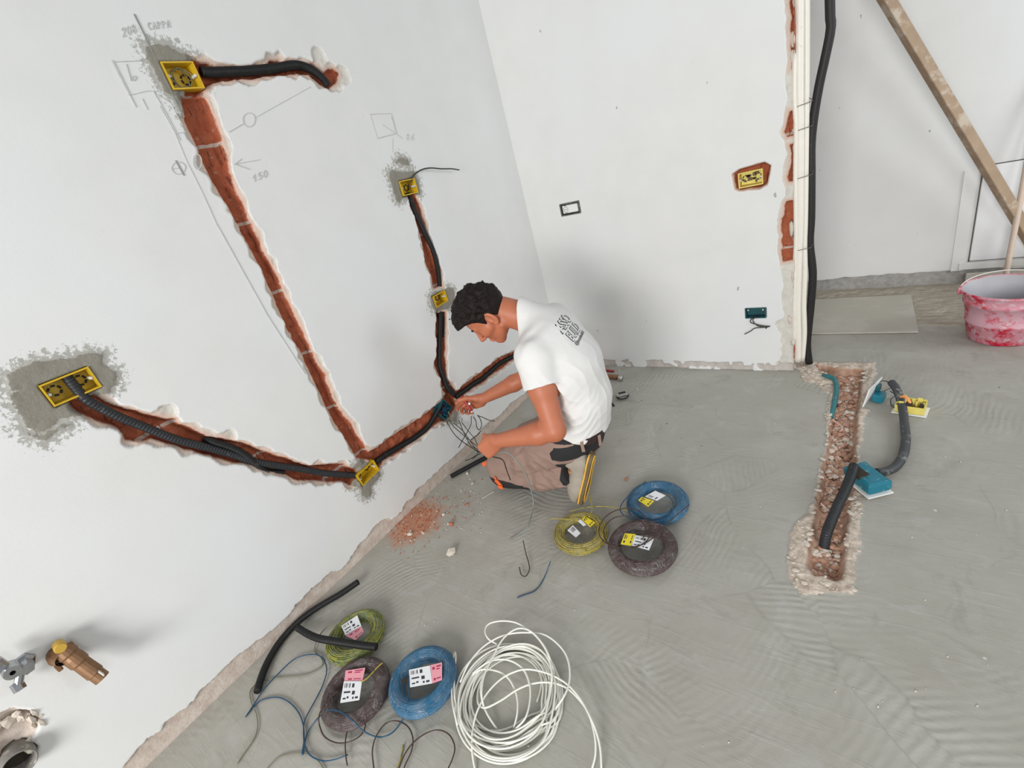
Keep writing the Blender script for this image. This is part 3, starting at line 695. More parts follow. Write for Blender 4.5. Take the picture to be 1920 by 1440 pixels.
# loops of wire inside the top box
e0, q0, _ = BX[0]
wire('coiled_wire', [q0(.036 * math.cos(a) * (1 - .02 * i) + .005, .028 * math.sin(a), -.018 - .003 * (i % 5)) for i, a in enumerate(np.arange(0, 15, .55))], .0016, M['wgrey'], 'dull grey wire coiled up inside the topmost yellow box')
def conduit(name, pts, r, mat, label, parent=None, ribs=True, pitch=.0052, n=12, group=None, hollow=True):
    c = catmull(pts, pitch / 4 if ribs else .006)
    s = np.concatenate([[0], np.cumsum(np.linalg.norm(np.diff(c, axis=0), axis=1))])
    rr = r * (1 + (.085 * np.sin(2 * np.pi * s / pitch) if ribs else 0 * s)); mb = MB(); mb.tube(c, rr, n)
    if hollow:
        for i, sg in ((0, -1), (-1, 1)):
            t = c[1] - c[0] if i == 0 else c[-1] - c[-2]; t = t / np.linalg.norm(t) * sg
            R = axes_from(t); R = np.stack([R[:, 1], R[:, 2], R[:, 0]], 1)
            mb.lathe(c[i], [(r * .80, .0008), (r, .0012), (r, -.002)], R, n)
    o = mb.build(name, mat, parent, True)
    if not parent: tag(o, label, 'conduit', group)
    return o
def LX(pts, x): return [L(*p, x if np.isscalar(x) else x[i]) for i, p in enumerate(pts)]
conduit('corrugated_conduit', LX(Z1([(655,445),(720,450),(800,446),(950,440),(1100,425),(1240,405),(1330,430),(1400,480),(1440,528)]), [-.010]*7+[-.006,0.0]), .0155, M['black'], 'black conduit running right from the topmost yellow box in its chase', n=14)
conduit('corrugated_conduit', LX(Z3([(500,425),(560,500),(640,590),(760,660),(900,730),(1050,790),(1200,850),(1350,905),(1550,955),(1750,1010),(1920,1065)])+Z5([(60,965),(200,990),(340,1000),(425,1005)]), [-.022,-.012,-.002,-.006,-.008,-.010,-.010,-.010,-.012,-.014,-.014,-.014,-.014,-.016,-.02]), .0135, M['greyconduit'],
        'dark ribbed conduit across the far left yellow box, running down right to the tilted box', n=14, pitch=.0098)
conduit('corrugated_conduit', LX([(383,822),(400,829),(430,838),(455,850),(478,868),(500,884),(530,886)], [-.03,-.016,-.012,-.010,-.012,-.022,-.03]), .0125, M['black'], 'shorter black conduit joining the long low conduit from above right of the far left box')
conduit('corrugated_conduit', LX(Z5([(560,925),(590,895),(640,860),(720,810),(800,765),(880,715),(960,650),(1010,580),(1050,510),(1090,460)]), [-.022]+[-.012]*8+[-.02]), .0135, M['black'], 'black conduit from the tilted yellow box up right to the junction by the man\'s hand')
conduit('corrugated_conduit', LX(Z7([(505,1150),(560,1110),(640,1050),(720,1000),(800,930),(860,880),(930,840),(1010,800),(1090,760)]), -.012), .0135, M['black'], 'black conduit rising right from the junction until hidden behind the man')
conduit('corrugated_conduit', LX([(764,362),(772,380),(784,410),(798,440),(812,470),(821,505),(825,540)], [-.022,-.012,-.008,-.008,-.008,-.012,-.024]), .0125, M['black'], 'black conduit hanging from the middle yellow box down to the small box below')
conduit('corrugated_conduit', LX(Z7([(370,450),(372,520),(370,620),(368,720),(366,820),(372,900),(400,990),(430,1070),(480,1130)]), [-.024]+[-.012]*7+[-.02]), .0125, M['black'], 'black conduit dropping from the small box beside the head to the junction')
conduit('corrugated_conduit', LX(Z7([(392,460),(398,540),(396,660)]), [-.02,-.022,-.02]), .006, M['black'], 'thin black cable just below the small yellow box')
wire('wire', [L(*p, x) for p, x in zip(ZM([(600,850),(612,790),(650,715),(720,665),(800,648),(900,655),(990,655),(1060,665)]), [-.03,-.01,.015,.03,.04,.045,.045,.045])], .0035, M['wdark'], 'stiff dark wire curling right out of the middle yellow box')
# teal junction box the man is wiring
ej, qj, Rj = flush_box((-.004, L(834, 768)[1], L(834, 768)[2]), .085, .085, .5, 'L', M['tealdark'], 'dark teal junction box in the wall where the chases meet at the man\'s right hand', knock=False, out=.004, rim=.005)
mb = MB()
for i in range(7):
    a = RNG.rand(6) * 6.28; mb.tube(catmull([qj(.028 * math.cos(t + i), .026 * math.sin(t * 1.3), -.015 + .006 * k) for k, t in enumerate(a)], .005), .0018, 5)
mb.build('wire_tails', M['wblue'], ej, True)
hang = [[(455,690),(500,800),(600,940),(720,1040),(840,1120),(960,1190),(1020,1180)], [(490,690),(560,790),(680,900),(800,1000),(900,1080),(1000,1150)], [(560,740),(700,860),(790,980),(880,1110),(960,1200),(900,1230),(820,1280),(740,1310)],
        [(830,640),(825,760),(770,880),(700,1000),(640,1115)], [(640,700),(680,800),(740,940),(820,1080),(920,1150),(910,1230),(850,1280)], [(690,740),(780,860),(880,980),(930,1080),(1000,1140)],
        [(480,570),(520,640),(560,720),(620,755),(680,730),(690,670)], [(860,650),(900,720),(910,800),(950,850),(985,770),(960,680),(930,640)], [(920,630),(1000,660),(1090,700),(1180,720)], [(970,860),(930,920),(870,960),(820,1000)]]
HANGL = ['leftmost wire of the tangle, sagging widely from the junction box', 'wire just inside the leftmost one, running from the junction box down to the left fist',
         'middle wire of the tangle doubling back to a tip above the black tube', 'short straight-ended wire crossing the tangle down and to the left', 'wire hanging steeply from the right hand through the middle of the tangle',
         'wire running from under the right hand diagonally to the left fist', 'olive loop of wire directly below the junction box', 'small closed wire loop at the right of the tangle, between both hands',
         'wire going right from under the right hand to the left forearm', 'short lower wire curl at the right of the tangle, close to the left fist']
for i, pts in enumerate(hang):
    xs = np.interp(np.arange(len(pts)), [0, len(pts) - 1], [.01, .14 if i not in (3, 6) else .09]); 
    if i in (7, 8, 9): xs = np.full(len(pts), .12)
    wire('hanging_wire', [L(*p, x) for p, x in zip(ZN(pts), xs)], .0024, M['wgrey'] if i in (6,) else M['wdark'], HANGL[i], group='wires hanging from the junction box')

# back wall: socket, brick-hole box, teal box
e, q, R = flush_box((.312, .001, 1.10), .138, .076, 0, 'B', P('dark_box_edge', (.11, .115, .10), .8, dirt=(.33, .33, .31), dirts=60, dth=.55), 'white socket in a dark rectangular cut-out alone on the middle wall', depth=.04, knock=False, rim=.006, out=.001, name='wall_socket')
mb = MB(); mb.box(q(0, 0, -.008), (.108, .048, .014), R, bev=.004); mb.build('plate', M['whiteplastic'], e)
mb = MB(); mb.lathe(q(-.030, 0, 0), [(.0165, .0), (.0175, .002), (.0165, .003), (.015, .001)], R, 20); 
mb.build('socket_ring', P('grey_ring', (.42, .42, .41), .5), e)
mb = MB()
for k in (-.008, 0, .008): mb.lathe(q(-.030 + k, 0, .0), [(.0022, .0012), (.0001, .0012)], R, 8)
for k in (-1, 1): mb.box(q(-.030, k * .023, .0), (.012, .003, .003), R)
mb.build('pin_hole', M['dark'], e)
e, q, R = flush_box((1.328, .018, 1.073), .110, .072, .02, 'B', M['yellow2'], 'yellow electrical box sunk in a ragged brick hole high on the middle wall', depth=.042, out=.004)
mb = MB()
for i in range(9):
    mb.box(q(RNG.uniform(-.04, .04), RNG.uniform(-.022, .022), -.038), (RNG.uniform(.008, .022), RNG.uniform(.008, .016), .006), R, bev=.002)
mb.build('mortar_smear', M['shoedark'], e)
e, q, R = flush_box((1.33, .001, .364), .104, .062, 0, 'B', M['tealdark'], 'dark teal electrical box low on the middle wall with wires hanging out', depth=.045, knock=False, out=.002)
mb = MB(); mb.lathe(q(-.036, .018, .0), [(.0001, .001), (.0045, .001)], R, 8); mb.build('screw', M['screw'], e); mb = MB(); mb.lathe(q(.038, .018, .0), [(.0001, .001), (.0045, .001)], R, 8); mb.build('screw', M['screw'], e)
for pts, lb in (([(1640,930),(1600,950),(1590,975),(1630,990),(1680,1000),(1720,1003),(1680,1010),(1620,1015),(1590,1035),(1550,1055)], 'longer'), ([(1650,935),(1620,945),(1605,965),(1640,1000),(1700,1003),(1690,1018)], 'shorter')):
    wire('hanging_wire', [B(*p, y) for p, y in zip(ZB(pts), [.02, -.005] + [-.02] * (len(pts) - 2))], .0028, M['wdark'], lb + ' of two wires dangling from the low teal box')

# pipes and hose at the end of the middle wall
def vpipe(pts, r, mat, label, ys, name='water_pipe'):
    mb = MB(); P_ = catmull([B(*p, y) for p, y in zip(pts, ys)], .03); mb.tube(P_, r, 14); o = mb.build(name, mat, None, True); return tag(o, label, 'pipe')
cz = lambda pts: zp(1380, 400, .28125, pts)
vpipe([(1498, -330), (1499,0),(1499,150),(1500,260)] + cz([(425,40),(418,250),(412,450),(408,640),(412,820),(412,985)]), .0185, M['pipewhite'], 'thickest cream plastic pipe, nearest the brick end of the middle wall', [.03] * 10)
vpipe([(1513, -330), (1512,0),(1512,150),(1511,230)] + cz([(460,0),(455,200),(458,400),(450,600),(455,800),(440,980)]), .0145, M['pipewhite'], 'right-hand cream plastic pipe, beside the black hose', [.062] * 10)
vpipe([(1490, 100), (1489,180),(1492,240),(1491,330),(1492,420)] + cz([(398,200),(392,330),(388,500),(385,700),(388,860)]), .0095, M['pipewhite'], 'thin cream pipe on the left of the pipe bundle', [.012] * 10)
vpipe([(1559, -330), (1556,0),(1558,50),(1549,100),(1536,160),(1526,220),(1521,270),(1521,330)] + cz([(500,30),(492,200),(512,400),(500,600),(485,750),(475,880),(488,1000)]), .0185, M['blackdust'], 'thick black hose hanging beside the cream pipes at the wall end', [.075] * 15, 'hose')
def tie(px, py, x1, label):
    c = B(px, py, .035); mb = MB()
    mb.tube(catmull([c + (-.03, -.02, -.004), c + (-.01, -.028, 0), c + (.015, -.022, .002), c + (.03, -.01, .004), c + (.03, .02, .006), c + (x1, -.02, .02)], .004), .0016, 5); tag(mb.build('tie_wire', M['tie'], None, True), label, 'wire')
tie(1508, 195, .02, 'upper twisted tie wire round the cream pipes'); tie(1509, 240, .035, 'second tie wire from the top, holding the pipes to the black hose')
tie(1509, 330, .035, 'third tie wire from the top round the pipes'); tie(1508, 465, .035, 'lowest tie wire round the pipes and hose')
# lumps of plaster and brick on the wall end
mb = MB()
def stone(mb, c, r, m=0, sq=(1, 1, 1), rot=None):
    """irregular lump: 12+ vertex icosahedron with jitter, one subdivision"""
    t = (1 + 5 ** .5) / 2; V = np.array([(-1,t,0),(1,t,0),(-1,-t,0),(1,-t,0),(0,-1,t),(0,1,t),(0,-1,-t),(0,1,-t),(t,0,-1),(t,0,1),(-t,0,-1),(-t,0,1)], float); V /= np.linalg.norm(V[0])
    Fc = [(0,11,5),(0,5,1),(0,1,7),(0,7,10),(0,10,11),(1,5,9),(5,11,4),(11,10,2),(10,7,6),(7,1,8),(3,9,4),(3,4,2),(3,2,6),(3,6,8),(3,8,9),(4,9,5),(2,4,11),(6,2,10),(8,6,7),(9,8,1)]
    V = V * (1 + .28 * (RNG.rand(12, 1) - .5) * 2) * np.array(sq); a = RNG.rand() * 6.28; Rz = np.array([[math.cos(a), -math.sin(a), 0], [math.sin(a), math.cos(a), 0], [0, 0, 1]])
    mb.add((V * r) @ Rz.T + np.array(c), Fc, m)
mort = MB()
for px, py, sx, sz_ in ((1487,75,.006,.06),(1486,105,.005,.05),(1489,245,.008,.02),(1487,520,.01,.05),(1484,430,.008,.07),(1487,640,.016,.04),(1480,600,.016,.05)):
    c = B(px, py, .012); stone(mort, c, 1.0, 0, (sx * 1.2, .012, sz_ / 1.6))
o = mort.build('mortar_lumps', M['palestone'], None, True); attach(o, backw)

# plumbing stubs on the left wall
def LR(v): return np.array(v, float)
st = empty('brass_pipe_stub', L(115, 1222, 0), 'rusty brown pipe stub with a yellow plug, sticking out low on the left wall', 'pipe')
a = L(122, 1222, .03); b = hit(195, 1275, 0, .165); d = (b - a) / np.linalg.norm(b - a); 
# body of the stub hangs down along the wall and towards the room
b = L(192, 1272, .075); d = b - a; ln_ = np.linalg.norm(d); R = axes_from(d, (1, 0, 0)); R = np.stack([R[:, 1], R[:, 2], R[:, 0]], 1)
mb = MB(); mb.lathe(a, [(.0001, -.012), (.019, -.012), (.024, -.006), (.025, .012), (.022, .018), (.024, .03), (.024, .05), (.021, .055), (.022, ln_ * .8), (.0195, ln_ * .82), (.0195, ln_), (.010, ln_), (.0001, ln_ - .004)], R, 18); ob_ = mb.build('pipe_body', M['rust'], st)
mb = MB(); c = L(114, 1216, .055); Rx = np.stack([[0, 1, 0], [0, 0, 1], [1, 0, 0]], 1); mb.lathe(c, [(.0001, .001), (.0125, .001), (.0145, -.003), (.0145, -.03), (.0001, -.03)], Rx, 16); mb.build('yellow_plug', M['capyellow'], st)
mb = MB(); mb.lathe(L(110, 1225, .0), [(.028, .0), (.028, .018), (.023, .026), (.019, .04), (.016, .05)], Rx, 16); mb.build('wall_collar', M['rust'], st)
mb = MB(); c = L(110, 1252, .03); mb.box(c, (.012, .012, .022), None, bev=.002); mb.build('lug', M['rust'], st); mb = MB(); c = L(133, 1208, .03); mb.box(c, (.012, .012, .014), None, bev=.002); mb.build('lug', M['rust'], st)
mb = MB(); c = L(190, 1262, .098); mb.box(c, (.003, .018, .02), R, bev=.001); mb.build('white_sticker', M['whiteplastic'], st)
vv = empty('chrome_valve', L(42, 1248, 0), 'dull chrome angle valve cut off by the left edge', 'valve')
mb = MB(); mb.lathe(L(45, 1240, 0), [(.024, 0), (.024, .012), (.017, .018), (.017, .05), (.0001, .052)], Rx, 6); mb.build('wall_fitting', M['chrome'], vv)
mb = MB(); c = L(22, 1257, .055); mb.lathe(c, [(.006, .004), (.006, .016), (.018, .016), (.020, .006), (.020, -.02), (.0001, -.02)], Rx, 16); mb.build('round_nut', M['chrome'], vv, False)
mb = MB(); c = L(34, 1287, .045); R6 = axes_from((.5, -.1, -.8), (1, 0, 0)); R6 = np.stack([R6[:, 1], R6[:, 2], R6[:, 0]], 1); mb.lathe(c, [(.0001, .0), (.006, .002), (.006, .012), (.0135, .012), (.0135, -.012), (.0001, -.012)], R6, 6)
mb.tube([c, L(38, 1262, .04)], .010, 10); mb.build('outlet_nut', M['chrome'], vv)
mb = MB(); c = L(8, 1247, .04); mb.tube([L(12, 1255, .045), L(-10, 1240, .05)], .014, 10); mb.build('handle_stem', M['chrome'], vv)
dr = empty('drain_pipe', L(33, 1420, 0), 'open grey drain pipe end in a broken plaster hole, bottom left corner', 'pipe')
mb = MB(); mb.lathe(L(33, 1420, 0), [(.032, -.08), (.032, .034), (.0355, .036), (.037, .034), (.037, -.05)], Rx, 32); mb.build('pipe_wall', M['pipegrey'], dr, True)
mb = MB(); mb.lathe(L(33, 1420, 0), [(.0315, -.012), (.0001, -.020)], Rx, 24); mb.build('inner_shade_cap', M['dark'], dr, True)  # dark disc closing the pipe, in place of the shade inside
mb = MB()
for i in range(26):
    a_ = RNG.rand() * 6.28; r_ = RNG.uniform(.045, .075); c = L(24, 1385)[1:]; stone(mb, (-.008, c[0] + r_ * math.cos(a_) * .9, c[1] + r_ * math.sin(a_)), RNG.uniform(.008, .018), 0, (.5, 1, 1))
o = mb.build('broken_plaster', M['palestone'], None, False); attach(o, left)

# ------------------------------------------------------------------ things on the right
# tile
mb = MB(); c0, c1 = F(1520, 629), F(1719, 626); ang = math.atan2(c1[1] - c0[1], c1[0] - c0[0]); tc_ = np.array([c1[0] - .30, c1[1] + .30, .008])
mb.box(tc_, (.60, .60, .010), np.array([[math.cos(ang), -math.sin(ang), 0], [math.sin(ang), math.cos(ang), 0], [0, 0, 1]]), bev=.001); tag(mb.build('floor_tile', M['tile']), 'large beige square tile lying loose on the floor behind the wall end', 'tile')
# bucket
bc = np.array([2.40, .47, 0.0]); bk = empty('bucket', bc, 'red bucket caked with dried plaster at the right edge of the floor', 'bucket')
prof = [(.0001, .004), (.128, .002), (.135, .008), (.150, .10), (.1535, .102), (.1545, .112), (.152, .115), (.166, .205), (.172, .207), (.173, .222), (.170, .226), (.183, .262), (.189, .266), (.189, .274), (.182, .276), (.178, .272)]
mb = MB(); mb.lathe(bc, prof, None, 56); mb.build('bucket_wall', M['bucket'], bk, True)
mb = MB(); mb.lathe(bc, [(.178, .272), (.160, .18), (.145, .08), (.10, .055), (.0001, .05)], None, 56); mb.build('plaster_lining', M['bucketin'], bk, True)
mb = MB(); hp = [bc + np.array([-.188 * math.cos(t), -.10 * math.sin(t) * 0 + .15 * math.sin(t), .262 + .045 * math.sin(t)]) for t in np.linspace(0, math.pi, 24)]
mb.tube(hp, .0028, 6); mb.build('wire_handle', M['pipewhite'], bk, True)
mb = MB(); mb.box(bc + np.array([-.190, 0, .262]), (.016, .03, .03), bev=.004); mb.build('handle_lug', M['bucket'], bk)
# leaning timber and stick
A = hit(1663, 0, 1, .92); Bq = hit(1889, 378, 1, 1.17); d = (Bq - A); d /= np.linalg.norm(d)
def along(A, d, z): return A + d * ((z - A[2]) / d[2])
p0, p1 = along(A, d, .03), along(A, d, 2.72); cen = (p0 + p1) / 2
R = axes_from(p1 - p0, (.5, -1, .25)); ft = empty('timber_prop', p0, 'long square timber leaning diagonally against the far wall', 'timber')
mb = MB(); mb.box(cen, (np.linalg.norm(p1 - p0), .050, .050), R, bev=.003); o = mb.build('timber', M['wood'], ft)
s0 = hit(1884, 522, 1, 1.10); s1 = hit(1925, 300, 1, 1.22); d = s1 - s0; d /= np.linalg.norm(d); s0 = s0 - d * ((s0[2] - .012) / d[2]); s1 = s0 + d * 1.35
mb = MB(); mb.tube(catmull([s0, s0 + d * .5 + (.004, 0, 0), s1], .03), .014, 12); tag(mb.build('wooden_stick', M['woodpale'], None, True), 'pale round wooden pole standing behind the red bucket', 'stick')
mb = MB(); c = F(1825, 545, .012); mb.box(c + np.array([.08, .03, 0]), (.12, .02, .02), bev=.005); tag(mb.build('trowel_handle', M['redplastic']), 'small red tool handle lying behind the bucket rim', 'tool')
# teal box with ribbed conduits over the trench
def floor_quad(pts, z): return [F(*p, z) for p in pts]
tb = empty('loose_electrical_box', F(1618, 905, 0), 'bright teal electrical box lying upside down over the trench edge', 'electrical box')
A0 = F(1578, 891, .02); A1 = F(1630, 934, .02); ux = A1 - A0; wl = np.linalg.norm(ux); ux /= wl; uz = np.array([0, 0, 1.]); uy = np.cross(uz, ux)
Rt = np.stack([ux, uy, uz], 1); cT = (A0 + A1) / 2 + uy * .045
mb = MB(); mb.box(cT + uz * -.004, (wl, .095, .005), Rt, bev=.001); mb.build('white_rim', M['whiteplastic'], tb)
mb = MB(); mb.box(cT + uz * .026, (wl - .012, .085, .05), Rt, bev=.008)
for k in (-1, 1): mb.box(cT + uz * .03 + ux * k * (wl / 2 - .016), (.022, .088, .036), Rt, bev=.004); mb.box(cT + uz * .026 + ux * k * .02 + uy * -.034, (.02, .008, .04), Rt, bev=.002)
for k in (-1, 1): mb.lathe(cT + uz * .051 + ux * k * .027, [(.0001, .002), (.018, .002), (.020, .0)], Rt, 20)
mb.build('shell', M['teal'], tb, False)
mb = MB(); mb.box(cT + uz * .046 + ux * -.012 + uy * -.022, (.058, .045, .016), Rt, bev=.003); mb.build('opening_shade_block', M['dark'], tb)  # solid block coloured dark as the shade of an opening
conduit('corrugated_conduit', [F(*p, z) for p, z in zip(ZU([(870,70),(850,130),(810,240),(750,370),(700,480),(650,600),(620,690),(600,800)]), [.075, .085, .075, .055, .035, .015, .0, -.035])], .0165, M['greyconduit'],
        'short ribbed conduit from the teal box down into the trench rubble', n=16, pitch=.0080)
conduit('flexible_conduit', [F(*p, z) for p, z in zip(ZT([(1112,275),(1150,325),(1190,420),(1215,530),(1228,650),(1240,790),(1215,930),(1150,1030),(1060,1075),(980,1085)]), [.085, .075, .05, .035, .025, .022, .022, .022, .024, .03])], .0165, M['thickconduit'],
        'thick grey-black conduit curving in an arc on the floor right of the trench', ribs=False, n=16)
# yellow box on plate
yb = empty('loose_electrical_box', F(1705, 772, 0), 'pale yellow electrical box with broken tabs lying on the floor right of the trench', 'electrical box')
A0 = F(1671, 771, .01); A1 = F(1737, 781, .01); ux = (A1 - A0) / np.linalg.norm(A1 - A0); uy = np.cross(uz, ux); Ry = np.stack([ux, uy, uz], 1); cY = (A0 + A1) / 2 + uy * .042; wY = np.linalg.norm(A1 - A0)
mb = MB(); mb.box(cY - uz * .006, (wY, .085, .006), Ry, bev=.001); mb.build('white_plate', M['whiteplastic'], yb)
mb = MB()
for k in (-1, 1): mb.box(cY + ux * k * (wY / 2 - .012) + uz * .018, (.003, .07, .036), Ry); mb.box(cY + uy * k * .034 + uz * .018, (wY - .024, .003, .036 + .006 * k), Ry)
mb.box(cY + uz * .0, (wY - .02, .07, .004), Ry)
for k in range(9): mb.box(cY + ux * (RNG.rand() - .5) * .09 + uy * (RNG.rand() - .5) * .06 + uz * .025, (RNG.uniform(.004, .018), RNG.uniform(.004, .014), RNG.uniform(.03, .055)), Ry, bev=.001)
mb.box(cY + ux * -.030 + uz * .03, (.035, .05, .03), Ry, bev=.004)
mb.build('shell', M['yellow2'], yb)
mb = MB(); mb.box(cY + ux * -.005 + uz * .03 - uy * .02, (.024, .024, .03), Ry, bev=.003); mb.build('recess_shade_block', M['dark'], yb); mb = MB(); mb.box(cY + ux * .038 + uz * .03 - uy * .018, (.014, .016, .026), Ry); mb.build('recess_shade_block', M['dark'], yb)  # solid dark blocks standing in for shaded hollows of the box
mb = MB(); mb.tube(catmull([cY + ux * x + uz * z + uy * y for x, y, z in ((-.05, .02, .03), (-.035, .0, .06), (-.015, -.01, .062), (.0, -.02, .04))], .004), .006, 8); mb.build('orange_tab', P('orange_plastic', (.80, .33, .10), .5), yb, True)
for i, pts in enumerate(([(1110,290),(1060,262),(1010,268),(985,320),(985,400),(990,430)], [(1105,325),(1060,345),(1020,365)], [(1140,400),(1105,430),(1110,480),(1135,500)], [(1100,350),(1115,365),(1140,372)])):
    wire('loose_wire', [F(*p, .012 + .05 * (1 - k / len(pts)) * (i == 0)) for k, p in enumerate(ZT(pts))], .0022, M['wdark'], ['thin dark wire arching from the conduit tip to the small teal box', 'short wire stub pointing left from the conduit tip', 'short curved wire looping beside the pale yellow box', 'tiny wire end under the conduit tip'][i])
# white plate with small teal box at the trench edge
pb = empty('loose_electrical_box', F(1630, 760, 0), 'small teal electrical box with a white cover plate tipped on its edge at the trench', 'electrical box')
mb = MB(); a = F(1616, 764, .0); b = F(1634, 738, .0); t = np.array([.035, .0, .10]); quad = [a, b, b + t * .95, a + t * .9 + np.array([-.01, .02, 0])]
mb.prism(quad, (0, 0, 0), (.005, -.001, 0)); mb.build('cover_plate', M['whiteplastic'], pb)
mb = MB(); R_ = axes_from(b - a, (0, 0, 1)); mb.box((a + b) / 2 + np.array([.045, .0, .024]), (.06, .045, .04), R_, bev=.006); mb.build('shell', M['teal'], pb)
mb = MB(); mb.box((a + b) / 2 + np.array([.035, .03, .06]), (.04, .03, .03), R_, bev=.004); mb.build('dark_insert', M['tealdark'], pb)
# hose and cords in the trench
mb = MB(); mb.tube(catmull([F(*p, z) for p, z in zip(ZT([(500,215),(545,222),(590,240),(612,290),(615,360),(605,420),(590,490),(570,560),(562,590)]), [.0, .01, .012, .01, .008, .005, .0, -.005, -.02])], .006), .012, 12)
tag(mb.build('water_hose', M['tealpipe'], None, True), 'bent teal hose along the left side of the trench near the wall end', 'hose')
for pts, lb in ((ZT([(575,605),(620,635),(660,665),(665,700),(640,715)]), 'upper pale pink cord end hooked in the rubble of the trench'), (ZU([(570,400),(610,440),(650,470),(680,490)]), 'lower pale pink cord end in the rubble beside the ribbed conduit')):
    wire('cord', [F(*p, z) for p, z in zip(pts, [-.01, -.02, -.022, -.022, -.03])], .003, M['pinkcord'], lb, 'cord')
# rubble bed of the trench
poly = np.array([F(*p)[:2] for p in trench]); mbr = MB(); lo, hi = poly.min(0), poly.max(0); cand = lo + RNG.rand(12000, 2) * (hi - lo)
ok = cand[polysd(cand, poly) < -.014][:2600]
for c in ok:
    r = RNG.choice([.004, .0065, .010, .017], p=[.38, .36, .20, .06]); stone(mbr, (c[0], c[1], -.043 + r * .45), r, 0 if RNG.rand() < .78 else 1, (1, .8, .6))
rp_ = np.array([F(*p)[:2] for p in rimp]); lo, hi = rp_.min(0) - .01, rp_.max(0) + .01; cand = lo + RNG.rand(9000, 2) * (hi - lo)
near_ = np.array([F(*p)[:2] for p in trench]); sdr, sdt = polysd(cand, rp_), polysd(cand, near_)
for c in cand[(sdr < .004) & (sdt > -.004)][:380]:
    r = RNG.choice([.004, .007, .013], p=[.5, .35, .15]); stone(mbr, (c[0], c[1], .003), r, 1, (1, .7, .28))
tag(mbr.build('brick_rubble', None, None, False, mats=[M['rubble'], M['palestone']]), 'broken brick and pale mortar rubble filling and rimming the trench in the floor', 'rubble', kind='stuff')
# small debris
def lump(px, py, r, mat, label, sq=(1, .8, .7)):
    mb = MB(); c = F(px, py, 0); stone(mb, (c[0], c[1], r * .5), r, 0, sq); tag(mb.build('plaster_chip' if mat != 'brickbit' else 'brick_chip', M[mat]), label, 'chip')
lump(848, 1040, .024, 'palestone', 'largest pale plaster chip alone on the floor below the brick dust')
lump(847, 984, .014, 'brickbit', 'red brick chip right of the brick dust pile'); lump(832, 966, .011, 'palestone', 'white chip at the top right of the brick dust pile')
lump(877, 889, .011, 'palestone', 'small white chip in front of the black tube by the knee'); lump(886, 908, .010, 'palestone', 'pale grey chip just left of the knee')
lump(1161, 695, .009, 'palestone', 'white chip beside the hammer at the foot of the middle wall'); lump(1175, 900, .010, 'brickbit', 'red and white chip beside the blue cable coil near the shoes')
lump(770, 1003, .014, 'palestone', 'cream chip in the middle of the brick dust')
lump(1195, 730, .007, 'palestone', 'tiny white chip right of the tape measure')
mb = MB(); a, b = F(905, 934, .003), F(925, 922, .003); mb.box((a + b) / 2, (np.linalg.norm(b - a) * 1.1, .006, .003), axes_from(b - a), bev=.001); tag(mb.build('plaster_sliver', M['palestone']), 'thin white sliver on the floor in front of the knee pad', 'chip')
mb = MB()
dp = np.array([F(*p)[:2] for p in dust]); lo, hi = dp.min(0) - .05, dp.max(0) + .08; cand = lo + RNG.rand(900, 2) * (hi - lo); sd = polysd(cand, dp)
for c, s_ in zip(cand, sd):
    if s_ < 0 or RNG.rand() < .16: stone(mb, (c[0], c[1], .0015), RNG.choice([.0025, .004, .006], p=[.6, .3, .1]), int(RNG.rand() < .25))
for i in range(90):
    c = F(RNG.uniform(830, 905), RNG.uniform(890, 1000)); stone(mb, (c[0], c[1], .001), RNG.choice([.0018, .003, .0045], p=[.6, .3, .1]), int(RNG.rand() < .6))
for i in range(70):
    c = F(RNG.uniform(660, 1900), RNG.uniform(720, 1400)); stone(mb, (c[0], c[1], .0008), RNG.choice([.0015, .0028]), 1)
tag(mb.build('floor_crumbs', None, None, False, mats=[M['brickbit'], M['palestone']]), 'brick crumbs and dust scattered on the floor by the left wall', 'crumbs', kind='stuff')
# tools near the middle wall
hm = empty('hammer', F(1130, 708, 0), 'brown-handled hammer half hidden behind the man at the foot of the wall', 'hammer')
a, b = F(1080, 700, .018), F(1158, 707, .018); mb = MB(); mb.tube(catmull([a, (a + b) / 2, b], .02), .016, 12); mb.build('handle', M['brownwood'], hm, True)
mb = MB(); c = F(1163, 709, .022); d_ = b - a; R_ = axes_from(d_, (0, 0, 1)); Rl = np.stack([R_[:, 1], R_[:, 2], R_[:, 0]], 1); mb.lathe(c, [(.0001, .016), (.013, .016), (.018, .010), (.019, -.006), (.013, -.014), (.0001, -.016)], Rl, 14); mb.build('steel_end', M['steel'], hm, True)
mb = MB(); a, b = F(1095, 692, .009), F(1151, 696, .009); mb.tube(catmull([a, (a + b) / 2 + (0, 0, .003), b], .01), .008, 10); tag(mb.build('tool_handle', M['redplastic'], None, True), 'dark red tool handle lying just behind the hammer', 'tool')
tm = empty('tape_measure', F(1166, 744, 0), 'silver tape measure on the floor right of the man\'s back', 'tape measure')
c = F(1167, 742, .021); Rm = axes_from((.8, .55, 0)); mb = MB(); mb.box(c, (.070, .045, .042), Rm, bev=.012); mb.build('case', M['steel'], tm, False)
mb = MB(); mb.box(c + (0, 0, .0215), (.042, .018, .003), Rm, bev=.001); mb.lathe(c + (0, 0, .0), [(.0395, -.004), (.041, 0), (.0395, .004)], np.eye(3), 24); mb.build('black_trim', M['blackcloth'], tm)
mb = MB(); a, b = F(1138, 744, .006), F(1151, 761, .006); mb.tube([a, (a + b) / 2, b], .0055, 8); tag(mb.build('black_rod', M['black'], None, True), 'short black rod beside the tape measure', 'rod')
